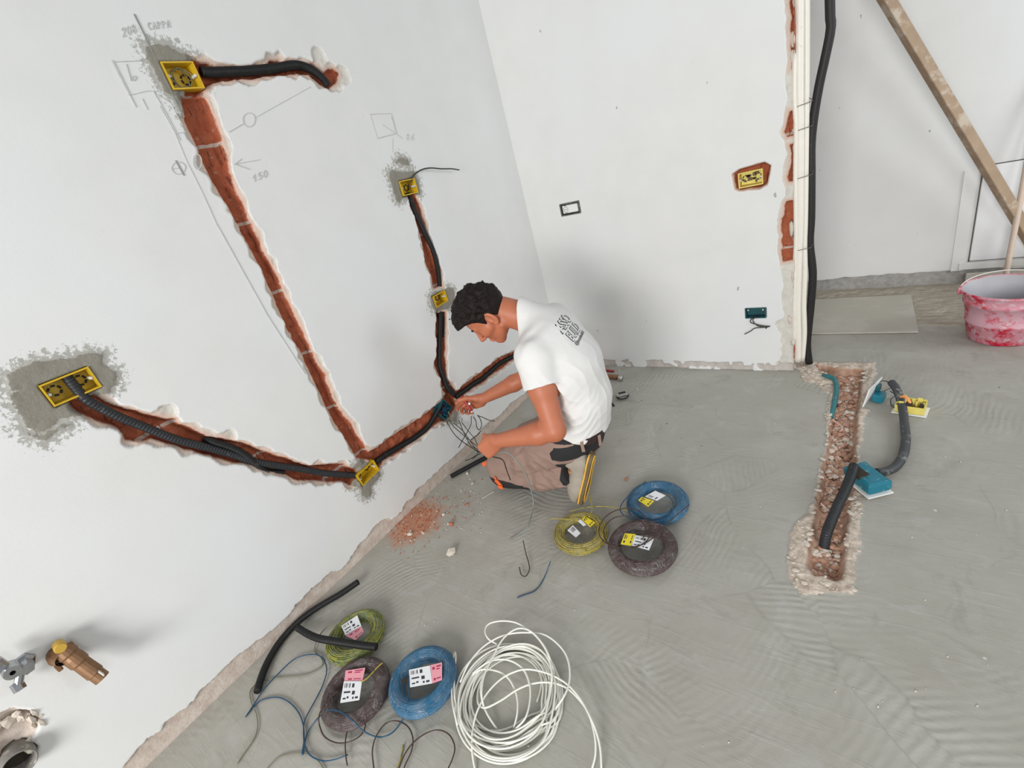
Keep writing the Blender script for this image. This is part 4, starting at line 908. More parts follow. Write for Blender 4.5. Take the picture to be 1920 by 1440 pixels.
# black tubes on the floor
conduit('conduit_offcut', [F(*p, z) for p, z in zip([(846,893),(870,880),(905,861),(950,838)], [.016, .016, .016, .016])], .0125, M['black'], 'black conduit offcut poking out in front of the knee', ribs=True, n=12)
conduit('conduit_offcut', [F(*p, z) for p, z in zip(ZC([(250,945),(270,870),(320,740),(400,600),(480,500),(560,420),(650,350),(760,280),(880,210),(1005,125)]), [.016] * 9 + [.03])], .0125, M['black'], 'long bent black conduit piece lying along the left wall foot')
conduit('conduit_offcut', [F(*p, z) for p, z in zip(ZC([(555,470),(620,510),(700,545),(800,565),(900,580),(1000,595),(1070,605),(1140,610)]), [.02, .03, .05, .065, .07, .07, .068, .066])], .0125, M['black'], 'shorter black conduit piece lying across the green-yellow cable coil')

# ------------------------------------------------------------------ cable coils
def coil(c, R0, R1, h, mat, label, rw=.0022, tilt=(0, 0), seed=0, film=True, loose=0.0, hole=None, squeeze=(1, 1), rot=0.0, filmbase=0):
    rg = np.random.RandomState(seed); c = np.array(c, float); e = empty('cable_coil', c, label, 'cable coil')
    Rr = (Matrix.Rotation(rot, 3, 'Z') @ Matrix.Rotation(tilt[0], 3, 'X') @ Matrix.Rotation(tilt[1], 3, 'Y')); Rr = np.array(Rr)
    ring = MB(); body = MB(); a_, b_ = (R1 - R0) / 2, h / 2; rm = (R0 + R1) / 2
    # solid core of inner turns plus visible outer turns
    core = [(rm + (a_ - rw * 1.6) * math.cos(t), b_ + (b_ - rw * 1.6) * math.sin(t)) for t in np.linspace(0, 2 * math.pi, 16, endpoint=False)]
    body.lathe((0, 0, 0), core, None, 64, closed=True)
    nt_ = int(math.pi * (a_ + b_) / (rw * 2.05)); N = 72
    for k in range(nt_):
        t = 2 * math.pi * k / nt_; ph = rg.rand() * 6.28; am = rw * (.35 + loose * rg.rand() * 3)
        th = np.linspace(0, 2 * math.pi, N, endpoint=False)
        r = rm + (a_ - rw) * np.cos(t) + am * np.sin(th + ph) + loose * .004 * np.sin(2 * th + ph * 2); z = b_ + (b_ - rw) * np.sin(t) + am * .6 * np.cos(th * 2 + ph)
        z = np.maximum(z, rw)
        pts = np.stack([r * np.cos(th), r * np.sin(th), z], 1); pts = np.vstack([pts, pts[:1]])
        body.tube(pts, rw, 5, cap=False)
    V = np.array(body.V) * np.array([squeeze[0], squeeze[1], 1.0]) @ Rr.T + c; body.V = V.tolist(); body.build('windings', mat, e, True)
    q = lambda x, y, z: Rr @ np.array([x * squeeze[0], y * squeeze[1], z]) + c
    if film:
        fm = MB(); hx, hy, hr = hole or (0, 0, .02); n = 48
        prof = [(rm + (a_ + .002) * math.cos(t), b_ + (b_ + .0015) * math.sin(t)) for t in np.linspace(-.6, math.pi * .93, 12)]
        V = []
        for r, z in prof:
            for j in range(n):
                th = 2 * math.pi * j / n; w = 1 + .012 * math.sin(9 * th + seed) * (r > rm); V.append(q(r * w * math.cos(th), r * w * math.sin(th), z + .0015 * math.sin(7 * th)))
        for j in range(n):
            th = 2 * math.pi * j / n; V.append(q(hx + hr * math.cos(th), hy + hr * math.sin(th) * .8, h * .55))
        k = len(prof) + 1; Fc = [(i * n + j, i * n + (j + 1) % n, (i + 1) * n + (j + 1) % n, (i + 1) * n + j) for i in range(k - 1) for j in range(n)]
        fm.add(V, Fc); fm.build('shrink_film', M['film'], e, True)
    return e, q, Rr
def label_card(e, q, Rr, pts2, z, mat, name, prints=None, inkm=None, lift=.0):
    """pts2: 4 pixel corners projected to the coil's top plane"""
    mb = MB(); P3 = [F(px, py, z) for px, py in pts2]; mb.prism(P3, (0, 0, -.0004), (0, 0, .0006)); o = mb.build(name, M[mat], e)
    if prints:
        pb_ = MB(); A, Bc, C_, D = [np.array(p) for p in P3]
        for (u0, v0, u1, v1) in prints:
            f = lambda u, v: (A * (1 - u) + Bc * u) * (1 - v) + (D * (1 - u) + C_ * u) * v
            pb_.prism([f(u0, v0), f(u1, v0), f(u1, v1), f(u0, v1)], (0, 0, .0006), (0, 0, .0011))
        pb_.build('print', M[inkm or 'ink'], o)
    return o
def barcode(u0, v0, u1, v1, n, s=1):
    r = random.Random(s); out = []; w = (u1 - u0) / n
    for i in range(n):
        if r.random() < .75: out.append((u0 + i * w, v0, u0 + i * w + w * r.uniform(.3, .75), v1))
    return out
PR = barcode(.08, .1, .42, .32, 9) + [(.5, .12, .62, .32), (.1, .5, .45, .58), (.3, .75, .4, .84), (.55, .5, .7, .68), (.6, .8, .68, .9), (.75, .8, .9, .9), (.1, .8, .25, .87)]
PP = [(.15, .15, .35, .3), (.5, .12, .9, .2), (.5, .28, .8, .34), (.2, .78, .4, .9), (.5, .8, .88, .86)]
hc = .052
# three coils near the man's shoes
c = F(1232, 940, .03); e, q, Rr = coil((c[0], c[1], .001), .078, .128, .048, M['cblue'], 'blue cable coil nearest the man\'s shoes, with yellow and white labels', seed=3, hole=(-.0, .015, .016))
label_card(e, q, Rr, ZQ([(1110,440),(1150,405),(1280,450),(1215,510)]), .045, 'lyellow', 'yellow_label', PP)
label_card(e, q, Rr, ZQ([(1185,400),(1290,340),(1400,390),(1310,445)]), .045, 'lwhite', 'white_label', barcode(.1, .1, .6, .5, 6, 4) + [(.1, .7, .4, .8)])
lp = [(1190,240),(1100,310),(1000,400),(930,490),(925,560),(990,615),(1120,640),(1300,668),(1420,620),(1480,520),(1470,440),(1420,390)]
mb = MB(); mb.tube(catmull([F(*p, .054) for p in ZQ(lp)], .006), .0022, 6); mb.tube(catmull([F(*p, .054) for p in ZQ([(1120,370),(1030,400),(995,480),(1020,580),(1120,640),(1280,662),(1410,610),(1465,520)])], .006), .0022, 6); mb.build('loose_turn', M['wblue'], e, True)
c = F(1204, 1026, .03); e, q, Rr = coil((c[0], c[1], .001), .078, .130, .060, M['cbrown'], 'brown cable coil beside the blue one near the shoes, yellow and white labels', seed=4, hole=(-.02, .05, .018))
label_card(e, q, Rr, ZQ([(925,905),(970,790),(1080,800),(1035,925)]), .064, 'lyellow', 'yellow_label', PP)
label_card(e, q, Rr, ZQ([(1080,810),(1275,850),(1225,970),(1040,920)]), .062, 'lwhite', 'white_label', PR)
mb = MB()
for lp in ([(1030,950),(900,940),(780,900),(705,820),(700,720),(760,620),(870,550),(1000,525),(1130,560),(1215,660),(1240,780),(1190,880),(1060,945),(930,945)], [(1000,950),(1150,910),(1280,830),(1400,700),(1500,610),(1650,490)],
           [(790,900),(745,800),(770,700),(850,630),(960,605),(1080,620),(1170,690),(1190,780),(1150,860)]):
    mb.tube(catmull([F(*p, .066 if i % 2 else .070) for i, p in enumerate(ZQ(lp))], .006), .0022, 6)
mb.build('loose_turn', M['wbrown'], e, True)
c = F(1088, 998, .03); e, q, Rr = coil((c[0], c[1], .001), .068, .112, .050, M['wyg'], 'yellow and green cable coil touching the toe of the shoe', seed=5, film=True, loose=.5, hole=(.0, .0, .028), rw=.0024)
label_card(e, q, Rr, ZQ([(515,640),(545,608),(655,675),(600,725)]), .052, 'lyellow', 'yellow_label', PP)
label_card(e, q, Rr, ZQ([(360,760),(420,705),(500,790),(450,835)]), .034, 'lwhite', 'white_label', barcode(.3, .1, .9, .5, 5, 7))
label_card(e, q, Rr, ZQ([(470,660),(500,645),(560,700),(530,715)]), .05, 'lwhite', 'white_label')
mb = MB()
for lp, z in (([(180,635),(300,637),(400,645),(470,655)], .056), ([(590,620),(615,560),(620,510),(605,430),(600,380)], .07), ([(380,560),(540,520),(700,505),(850,515),(940,530),(1010,560)], .054)):
    mb.tube(catmull([F(*p, z) for p in ZQ(lp)], .006), .0021, 6)
mb.build('loose_turn', M['wyg'], e, True)
# three coils lower left
c = F(666, 1190, .03); e, q, Rr = coil((c[0], c[1], .001), .062, .112, .045, M['wyg2'], 'green and yellow cable coil by the left wall, crossed by a black tube', seed=6, loose=.5, rw=.0024, hole=(0, 0, .03))
label_card(e, q, Rr, ZC([(880,455),(1000,375),(1030,455),(910,525)]), .05, 'lwhite', 'white_label', PR)
label_card(e, q, Rr, ZC([(910,528),(1032,458),(1048,500),(985,560)]), .048, 'lpink', 'pink_label', PP, 'inkpink')
c = F(667, 1297, .03); e, q, Rr = coil((c[0], c[1], .001), .066, .118, .052, M['cbrown'], 'brown cable coil in the lower left between green and blue coils, pink and white label', seed=7, hole=(.02, .02, .01))
label_card(e, q, Rr, ZC([(900,870),(1035,870),(1015,1010),(872,1032)]), .058, 'lwhite', 'white_label', PR)
label_card(e, q, Rr, ZC([(912,790),(1060,768),(1038,868),(902,868)]), .056, 'lpink', 'pink_label', PP, 'inkpink')
mb = MB(); mb.tube(catmull([F(*p, .062) for p in ZC([(1030,872),(1070,850),(1110,810),(1150,765),(1190,730)])], .006), .0024, 6); mb.build('wire_end', M['wyg'], e, True)
c = F(793, 1275, .03); e, q, Rr = coil((c[0], c[1], .001), .064, .116, .055, M['cblue'], 'blue cable coil in the lower left beside the white cable, pink and white label', seed=8, hole=(-.035, .0, .012))
label_card(e, q, Rr, ZC([(1388,785),(1545,752),(1560,885),(1395,915)]), .061, 'lwhite', 'white_label', PR)
label_card(e, q, Rr, ZC([(1548,750),(1635,728),(1635,860),(1560,885)]), .061, 'lpink', 'pink_label', PP, 'inkpink')
mb = MB(); a = ZC([(1330,855),(1370,845),(1375,880),(1340,888)]); mb.prism([F(*p, .060) for p in a], (0, 0, 0), (0, 0, .001)); mb.build('film_tear', M['dark'], e)
# white cable
wc = empty('white_cable_coil', F(955, 1300, 0), 'loose coil of white cable in the foreground with ends trailing off the bottom', 'cable coil')
mb = MB(); cc = F(953, 1302, .02); rg = np.random.RandomState(9); allp = []
th = 0
for k in range(17):
    R_ = rg.uniform(.128, .172); dx, dy = rg.normal(0, .010, 2); ec = rg.uniform(.94, 1.06); z0 = .004 + .0025 * k; ph = rg.rand() * 6.28
    for t in np.arange(0, 2 * math.pi, .28):
        w = 1 + .03 * math.sin(2 * t + ph); allp.append((cc[0] + dx + R_ * w * ec * math.cos(t), cc[1] + dy + R_ * w / ec * math.sin(t), max(.0035, z0 * (.7 + .3 * math.sin(t + ph)))))
allp = np.array(allp); k = np.array([.25, .5, .25])
for j in range(3): allp[:, j] = np.convolve(np.pad(allp[:, j], 1, 'edge'), k, 'valid')
mb.tube(catmull(allp, .012), .0030, 6); mb.build('windings', M['wwhite'], wc, True)
for pts, z in (([(640,455),(575,415),(548,350),(580,295),(680,272),(790,285),(880,335),(960,400),(1030,500),(1065,600),(1080,720),(1060,860)], .05), ([(350,760),(420,610),(520,490),(640,410),(760,372),(900,365),(1020,382),(1120,450),(1190,540),(1220,650),(1215,770),(1170,880),(1100,980)], .045),
               ([(790,1130),(870,1040),(905,900),(900,770),(850,655),(760,592),(660,578),(560,605),(450,690)], .04), ([(775,1130),(805,1000),(800,870),(750,750),(680,685),(580,658),(500,665),(430,720)], .03),
               ([(475,1480),(450,1350),(443,1230),(452,1120),(490,980),(570,840),(680,730),(800,670),(900,657),(1020,680),(1120,722),(1220,792),(1310,900),(1380,1030),(1430,1150),(1462,1280),(1472,1440),(1470,1500)], .042),
               ([(540,700),(500,800),(488,890),(505,945),(560,960),(680,900),(800,820),(920,772),(1050,760),(1180,795),(1290,890),(1370,1010),(1418,1180),(1425,1330),(1400,1440),(1385,1500)], .036),
               ([(330,1100),(300,980),(285,860),(288,700),(298,560),(308,516),(316,560),(304,700),(308,880),(330,1000)], .03), ([(540,960),(520,850),(545,700),(620,540),(680,430),(750,360),(830,330),(920,360),(1010,460),(1060,560),(1100,700)], .052),
               ([(640,1130),(560,1000),(520,880),(520,760),(580,620)], .02)):
    mbs = MB(); zz = [z if 0 < i < len(pts) - 1 else z * .6 for i in range(len(pts))]
    if len(pts) > 14: zz = list(np.interp(np.arange(len(pts)), [0, 4, len(pts) - 5, len(pts) - 1], [.004, z, z, .004]))
    mbs.tube(catmull([F(*p, max(.004, q_)) for p, q_ in zip(ZW(pts), zz)], .008), .0030, 6); mbs.build('loose_loop', M['wwhite'], wc, True)
# loose single wires on the floor
def fw(pts, mat, label, z=.004, r=.0021): return wire('loose_wire', [F(*p, z if np.isscalar(z) else z[i]) for i, p in enumerate(pts)], r, M[mat], label)
fw(ZC([(1380,842),(1388,950),(1370,1060),(1340,1150),(1280,1240),(1200,1285),(1120,1280),(1040,1240),(960,1160),(880,1102),(800,1085),(720,1130),(640,1230),(605,1320),(592,1420)]), 'wblue', 'blue wire running from the lower left blue coil across the brown coil', z=[.064, .06, .05, .02] + [.012] * 3 + [.03, .06, .062, .06, .03] + [.008] * 3)
fw(ZC([(160,1140),(220,1050),(300,930),(400,820),(520,710),(620,672),(700,672),(750,712),(770,790),(740,900),(680,1020),(620,1130),(598,1200),(600,1330),(615,1370)]) + ZL([(720,400),(760,440),(830,467),(920,457),(1005,425)]), 'wblue', 'long blue wire arching over to the left of the lower brown coil', z=.008)
fw(ZC([(165,1135),(235,1048),(300,1005),(400,990),(480,1020),(550,1090),(590,1180),(600,1290),(585,1420)]), 'wblue', 'lower shorter blue wire curving down beside the long one', z=.004)
fw(ZC([(870,432),(780,455),(705,545),(680,640),(720,685),(742,740),(690,790),(600,825),(450,840),(330,855),(240,890),(195,950),(205,1030),(240,1110),(252,1210),(220,1310),(130,1440),(100,1490)]), 'wgrey', 'dull green-yellow wire wandering from the green coil to the bottom edge', z=[.05, .045, .02] + [.004] * 15, r=.002)
fw(ZC([(860,940),(780,1010),(730,1080),(710,1150),(722,1220),(760,1290),(850,1332),(950,1320),(1030,1270),(1060,1200),(1040,1157),(990,1162),(930,1235),(910,1330),(915,1440),(925,1500)]), 'wbrown', 'dark brown wire looping twice below the lower brown coil', z=[.058, .06, .055, .03] + [.012] * 12)
fw(ZL([(1190,560),(1175,400),(1200,300),(1260,215),(1340,190),(1420,230),(1455,310),(1445,400),(1400,500),(1385,560)]), 'wbrown', 'dark brown wire in a narrow arch left of the widest bottom loop', z=.010)
fw(ZL([(1345,560),(1400,420),(1470,330),(1560,270),(1640,255),(1710,290),(1745,370),(1730,450),(1690,540)]), 'wbrown', 'rightmost dark brown wire arch at the bottom edge beside the white cable', z=.014)
fw(ZL([(430,540),(520,450),(620,420),(720,420),(800,470),(845,540)]), 'wgrey', 'dull beige wire arch at the bottom edge below the blue wires', z=.004, r=.0018)
fw(ZL([(1330,560),(1370,450),(1390,355)]), 'wyg', 'short straight yellow wire inside the brown arches at the bottom', z=.004)
zf = lambda p: zp(860, 930, .13889, p)
fw(zf([(870,600),(890,700),(915,800),(945,900),(955,990),(920,1070),(880,1085),(840,1050),(820,960)]), 'wdark', 'hook-shaped black wire on the floor in front of the knee', z=[.05, .03] + [.012] * 7)
fw(zf([(790,1370),(900,1330),(1020,1285),(1100,1200),(1150,1110),(1180,1040),(1215,950),(1240,880)]), 'wblue', 'dark blue-green wire offcut curving on the floor left of the yellow coil', z=[.004] * 5 + [.012, .03, .05])
#PERSON
# ------------------------------------------------------------------ the man: one signed-distance body, clothes and hair over it
def rc(P_, a, b, ra, rb):
    a = np.asarray(a, float); b = np.asarray(b, float); e = b - a; w = P_ - a
    t = np.clip((w @ e) / (e @ e + 1e-12), 0, 1); return np.linalg.norm(w - t[:, None] * e, axis=1) - (ra + (rb - ra) * t)
def ell(P_, c, Rm, r):
    q = (P_ - np.asarray(c)) @ Rm; r = np.asarray(r, float); k0 = np.linalg.norm(q / r, axis=1); k1 = np.linalg.norm(q / (r * r), axis=1) + 1e-9
    return k0 * (k0 - 1) / k1
def smin(a, b, k):
    h = np.clip(.5 + .5 * (b - a) / k, 0, 1); return b + (a - b) * h - k * h * (1 - h)
def smax(a, b, k): return -smin(-a, -b, k)
def sdf_mesh(name, fn, lo, hi, h, mat, parent, extra=None, keep=False):
    lo = np.array(lo, float); hi = np.array(hi, float); K = 8
    n = (np.ceil((hi - lo) / h / K).astype(int)) * K + 1
    nc = (n - 1) // K
    g = [lo[i] + (np.arange(nc[i]) + .5) * h * K for i in range(3)]
    C3 = np.stack(np.meshgrid(*g, indexing='ij'), -1).reshape(-1, 3); dc = fn(C3)
    act = np.abs(dc) < h * K * 1.35
    D = np.ones(n, np.float32)
    Dc = np.where(dc < 0, -1.0, 1.0).reshape(nc).astype(np.float32)
    D[:-1, :-1, :-1] = np.repeat(np.repeat(np.repeat(Dc, K, 0), K, 1), K, 2)
    idx = np.argwhere(act.reshape(nc)); off = np.stack(np.meshgrid(*[np.arange(K + 1)] * 3, indexing='ij'), -1).reshape(-1, 3)
    for s in range(0, len(idx), 400):
        I = (idx[s:s + 400, None, :] * K + off[None]).reshape(-1, 3)
        D[I[:, 0], I[:, 1], I[:, 2]] = fn(lo + I * h)
    S = D < 0
    cnt = np.zeros(n - 1, np.int8)
    for a in (0, 1):
        for b in (0, 1):
            for c in (0, 1): cnt += S[a:n[0] - 1 + a, b:n[1] - 1 + b, c:n[2] - 1 + c]
    cell = np.argwhere((cnt > 0) & (cnt < 8)); vid = np.full(n - 1, -1, np.int32); vid[tuple(cell.T)] = np.arange(len(cell))
    acc = np.zeros((len(cell), 3)); num = np.zeros(len(cell))
    cor = [(a, b, c) for a in (0, 1) for b in (0, 1) for c in (0, 1)]
    for p in cor:
        for ax in range(3):
            if p[ax]: continue
            q = list(p); q[ax] = 1
            dp = D[tuple((cell + p).T)]; dq = D[tuple((cell + q).T)]; cr = (dp < 0) != (dq < 0)
            t = np.where(cr, dp / np.where(cr, dp - dq, 1), 0); pt = np.array(p) + t[:, None] * (np.array(q) - np.array(p))
            acc += pt * cr[:, None]; num += cr
    V = lo + (cell + acc / num[:, None]) * h
    Q = []
    for ax in range(3):
        o1, o2 = [(1, 2), (2, 0), (0, 1)][ax]
        sl = [slice(1, n[i] - 1) for i in range(3)]; sl[ax] = slice(0, n[ax] - 1); sa = S[tuple(sl)]
        sl2 = list(sl); sl2[ax] = slice(1, n[ax]); sb = S[tuple(sl2)]
        e = np.argwhere(sa != sb); base = np.array([1, 1, 1]); base[ax] = 0; e = e + base; ins = S[tuple(e.T)]
        d1 = np.zeros(3, int); d1[o1] = 1; d2 = np.zeros(3, int); d2[o2] = 1
        q = np.stack([vid[tuple((e - d1 - d2).T)], vid[tuple((e - d2).T)], vid[tuple(e.T)], vid[tuple((e - d1).T)]], 1)
        q[~ins] = q[~ins][:, ::-1]; Q.append(q)
    Q = np.concatenate(Q); Q = Q[(Q >= 0).all(1)]
    me = bpy.data.meshes.new(name); me.vertices.add(len(V)); me.vertices.foreach_set('co', V.astype(np.float32).ravel())
    me.loops.add(Q.size); me.loops.foreach_set('vertex_index', Q.astype(np.int32).ravel()); me.polygons.add(len(Q))
    me.polygons.foreach_set('loop_start', np.arange(0, Q.size, 4, dtype=np.int32)); me.polygons.foreach_set('use_smooth', np.ones(len(Q), bool)); me.update(calc_edges=True)
    o = bpy.data.objects.new(name, me); COL.objects.link(o)
    for mm in (mat if isinstance(mat, list) else [mat]): me.materials.append(mm)
    if extra is not None:
        fc = V[Q].mean(1); me.polygons.foreach_set('material_index', extra(fc).astype(np.int32))
    if parent: attach(o, parent)
    return (o, V, Q) if keep else o
nrm = lambda v: np.asarray(v, float) / np.linalg.norm(v)
man = empty('person', (.75, -1.22, 0), 'person kneeling at the wall in white t-shirt and taupe work trousers, holding wires', 'person')
# joints
PEL = np.array([.835, -1.22, .335]); S1 = np.array([.865, -1.22, .50]); S2 = np.array([.84, -1.215, .645]); S3 = np.array([.775, -1.205, .765]); C7 = np.array([.700, -1.20, .850])
shL = np.array([.795, -1.385, .765]); shR = np.array([.715, -1.05, .785]); elL = np.array([.880, -1.475, .495]); wrL = np.array([.630, -1.545, .455])
elR = np.array([.455, -1.03, .470]); wrR = np.array([.215, -1.145, .385])
hipL = np.array([.80, -1.315, .315]); hipR = np.array([.80, -1.12, .315]); knL = np.array([.395, -1.335, .125]); knR = np.array([.40, -1.08, .125])
anL = np.array([.825, -1.340, .175]); anR = np.array([.73, -1.16, .165])
# head frame
th_ = math.radians(36); pt_ = math.radians(46)
fH = np.array([-math.cos(th_) * math.cos(pt_), -math.sin(th_) * math.cos(pt_), -math.sin(pt_)]); uH = np.array([-math.cos(th_) * math.sin(pt_), -math.sin(th_) * math.sin(pt_), math.cos(pt_)]); sH = np.cross(uH, fH)
HC = np.array([.539, -1.270, .904]); RH = np.stack([fH, sH, uH], 1)
HS = 1.0
def hp_(f, s, u): return HC + RH @ (np.array([f, s, u]) * HS)
def head_sdf(P_):
    d = ell(P_, hp_(-.005, 0, .035), RH, (.098, .076, .088))
    d = smin(d, ell(P_, hp_(.030, 0, -.030), RH, (.062, .056, .078)), .03)
    for s in (-1, 1):
        d = smin(d, rc(P_, hp_(.062, s * .012, -.094), hp_(-.005, s * .052, -.060), .016, .017), .022)
        d = smin(d, rc(P_, hp_(.060, s * .044, -.022), hp_(.030, s * .058, -.020), .018, .016), .02)
        d = smin(d, rc(P_, hp_(.083, s * .012, .024), hp_(.072, s * .042, .024), .010, .009), .012)
    d = smin(d, rc(P_, hp_(.066, 0, -.096), hp_(.073, 0, -.090), .017, .014), .02)
    for s in (-1, 1):
        d = smax(d, -(rc(P_, hp_(.100, s * .030, .004), hp_(.098, s * .036, .002), .017, .016)), .014)
        d = smin(d, rc(P_, hp_(.071, s * .032, .003), hp_(.070, s * .033, .003), .0125, .0125), .003)
        d = smin(d, rc(P_, hp_(.083, s * .022, .011), hp_(.076, s * .042, .008), .0035, .003), .004)
    d = smin(d, rc(P_, hp_(.088, 0, .014), hp_(.112, 0, -.028), .0075, .0105), .010)
    for s in (-1, 1): d = smin(d, rc(P_, hp_(.100, s * .011, -.034), hp_(.094, s * .013, -.033), .0075, .007), .006)
    d = smin(d, rc(P_, hp_(.089, -.017, -.059), hp_(.089, .017, -.059), .0055, .0055), .006); d = smin(d, rc(P_, hp_(.087, -.015, -.070), hp_(.087, .015, -.070), .0060, .0060), .006)
    d = smax(d, -rc(P_, hp_(.0975, -.022, -.0645), hp_(.0975, .022, -.0645), .0022, .0022), .003)
    for s in (-1, 1):
        Re = RH @ np.array([[math.cos(.45), -math.sin(.45) * s, 0], [math.sin(.45) * s, math.cos(.45), 0], [0, 0, 1]]).T
        e_ = ell(P_, hp_(-.012, s * .079, -.004), Re, (.022, .008, .036)); e_ = smax(e_, -ell(P_, hp_(-.007, s * .087, .002), Re, (.012, .009, .022)), .004)
        e_ = smin(e_, ell(P_, hp_(-.006, s * .080, -.034), RH, (.009, .005, .010)), .006); d = smin(d, e_, .005)
    return d
# hands
def hand_prims(w, d, n, t, curl, thumb, sc=1.0):
    """w wrist, d finger direction, n back of the hand, t thumb side"""
    d = nrm(d); n = nrm(np.asarray(n) - d * (np.asarray(n) @ d)); t = np.cross(n, d) if np.cross(n, d) @ t > 0 else -np.cross(n, d)
    pr = []; A = lambda x, y, z: w + (d * x + t * y + n * z) * sc
    for y in (.028, .010, -.009, -.026): pr.append((A(.005, y * .6, 0), A(.088 - abs(y - .008) * .22, y, 0), .0165 * sc, .0125 * sc, .014))
    pr.append((A(.015, .024, -.008), A(.055, .034, -.012), .017 * sc, .014 * sc, .014)); pr.append((A(.02, -.022, -.006), A(.06, -.026, -.006), .016 * sc, .013 * sc, .014))
    for (y, ln_, r0), cu in zip(((.029, .074, .0098), (.010, .082, .0100), (-.009, .077, .0095), (-.027, .062, .0085)), curl):
        p = A(.088 - abs(y - .008) * .22, y, 0); a = 0
        for seg, c, ra, rb in zip((.45, .31, .26), cu, (1, .93, .86), (.93, .86, .74)):
            a += c; q = p + (d * math.cos(a) - n * math.sin(a)) * ln_ * seg * sc; pr.append((p, q, r0 * ra * sc, r0 * rb * sc, .0016)); p = q
    tp = [A(*q) for q in thumb]
    for i, (ra, rb) in enumerate(((.0145, .0120), (.0118, .0108), (.0106, .0085))): pr.append((tp[i], tp[i + 1], ra * sc, rb * sc, .006))
    return pr
dL = nrm((-.78, -.30, -.55)); nL = nrm((.24, -.95, .19)); tL = np.array([-.55, .03, .83])
HL = hand_prims(wrL, dL, nL, tL, [(1.15, 1.5, .9), (1.2, 1.5, .9), (1.25, 1.5, .9), (1.3, 1.5, .8)], [(.02, .028, -.012), (.055, .046, -.030), (.080, .030, -.050), (.085, .002, -.056)])
dR_ = nrm((-.93, -.16, -.26)); nR = nrm((-.25, .85, .35)); tR = np.array([-.1, -.35, .92])
HR = hand_prims(wrR, dR_, nR, tR, [(.35, .8, .5), (.7, 1.0, .6), (.85, 1.1, .6), (1.0, 1.1, .6)], [(.02, .028, -.010), (.048, .056, -.020), (.082, .066, -.030), (.108, .058, -.036)], 1.1)
mid = lambda a, b, t: a + (b - a) * t
def limbs_sdf(P_):
    d = rc(P_, shL, mid(shL, elL, .45), .052, .054); d = smin(d, rc(P_, mid(shL, elL, .3), elL, .055, .042), .02)
    f = mid(elL, wrL, .28); d = smin(d, rc(P_, elL, f, .041, .046), .02); d = smin(d, rc(P_, f, wrL, .046, .029), .015)
    e = rc(P_, shR, mid(shR, elR, .45), .050, .052); e = smin(e, rc(P_, mid(shR, elR, .4), elR, .052, .041), .02)
    f = mid(elR, wrR, .28); e = smin(e, rc(P_, elR, f, .040, .044), .02); e = smin(e, rc(P_, f, wrR, .043, .028), .015)
    for prs, who in ((HL, 0), (HR, 1)):
        ctr = np.mean([p[0] for p in prs], 0); near = np.linalg.norm(P_ - ctr, axis=1) < .17
        if near.any():
            Pn = P_[near]; cur = (d if who == 0 else e)[near]
            for a, b, ra, rb, k in prs: cur = smin(cur, rc(Pn, a, b, ra, rb), k)
            (d if who == 0 else e)[near] = cur
    return np.minimum(d, e)
LAT = nrm(shL - shR)
def wide(P_, a, b, ra, rb, w):
    """capsule widened sideways"""
    c = (np.asarray(a) + b) / 2; s = (P_ - c) @ LAT; Q_ = P_ - np.outer(s * (1 - 1 / w), LAT); return rc(Q_, a, b, ra, rb)
def torso_sdf(P_, g=0.0):
    d = wide(P_, PEL + (0, 0, .02), S1, .112 + g, .108 + g, 1.32); d = smin(d, wide(P_, S1, S2, .108 + g, .118 + g, 1.32), .05)
    d = smin(d, wide(P_, S2, S3, .118 + g, .102 + g, 1.45), .05); d = smin(d, wide(P_, S3, C7 + (.01, 0, -.03), .095 + g, .060 + g, 1.5), .05)
    if g > 0: d = smin(d, rc(P_, C7 + (.02, 0, -.03), mid(C7, NB, .45), .084, .079), .03)
    for s_, k in ((shL, 1), (shR, 1)): d = smin(d, rc(P_, s_, mid(s_, S3, .6), .054 + g, .075 + g), .05)
    return d
NB = hp_(-.045, 0, -.045)
def body_sdf(P_):
    d = smin(torso_sdf(P_, -.008), limbs_sdf(P_), .02)
    d = smin(d, rc(P_, C7, NB, .064, .060), .03); near = np.linalg.norm(P_ - HC, axis=1) < .22
    if near.any(): d[near] = smin(d[near], head_sdf(P_[near]), .018)
    # inner legs so the body is one figure under the trousers
    for hp__, kn, an in ((hipL, knL, anL), (hipR, knR, anR)):
        d = smin(d, rc(P_, hp__, kn, .075, .05), .03); d = smin(d, rc(P_, kn + (0, 0, -.05), an, .040, .026), .02)
    return d
def skin_idx(fc):
    q = (fc - HC) @ RH
    lip = (np.abs(q[:, 1]) < .022) & (q[:, 2] < -.054) & (q[:, 2] > -.076) & (q[:, 0] > .086)
    return lip.astype(int)
sdf_mesh('body', body_sdf, (.05, -1.66, .04), (1.03, -.93, 1.05), .0026, [M['skin'], M['lip']], man, skin_idx)
# eyes and brows
for s in (-1, 1):
    mb = MB(); c = hp_(.0795, s * .0335, .0015); mb.lathe(c, [(.0001, .0042), (.004, .0034), (.0075, .001), (.009, -.002)], np.stack([RH[:, 1], RH[:, 2], RH[:, 0]], 1), 12); mb.build('eye', P('eye_dark', (.10, .06, .045), .25), man, True)
    mb = MB(); mb.tube(catmull([hp_(.0935, s * .014, .026), hp_(.0905, s * .028, .033), hp_(.0790, s * .046, .029)], .003), [.0035] * 0 or .0036, 6); mb.build('eyebrow', M['hair'], man, True)
def stubble(P_): return None
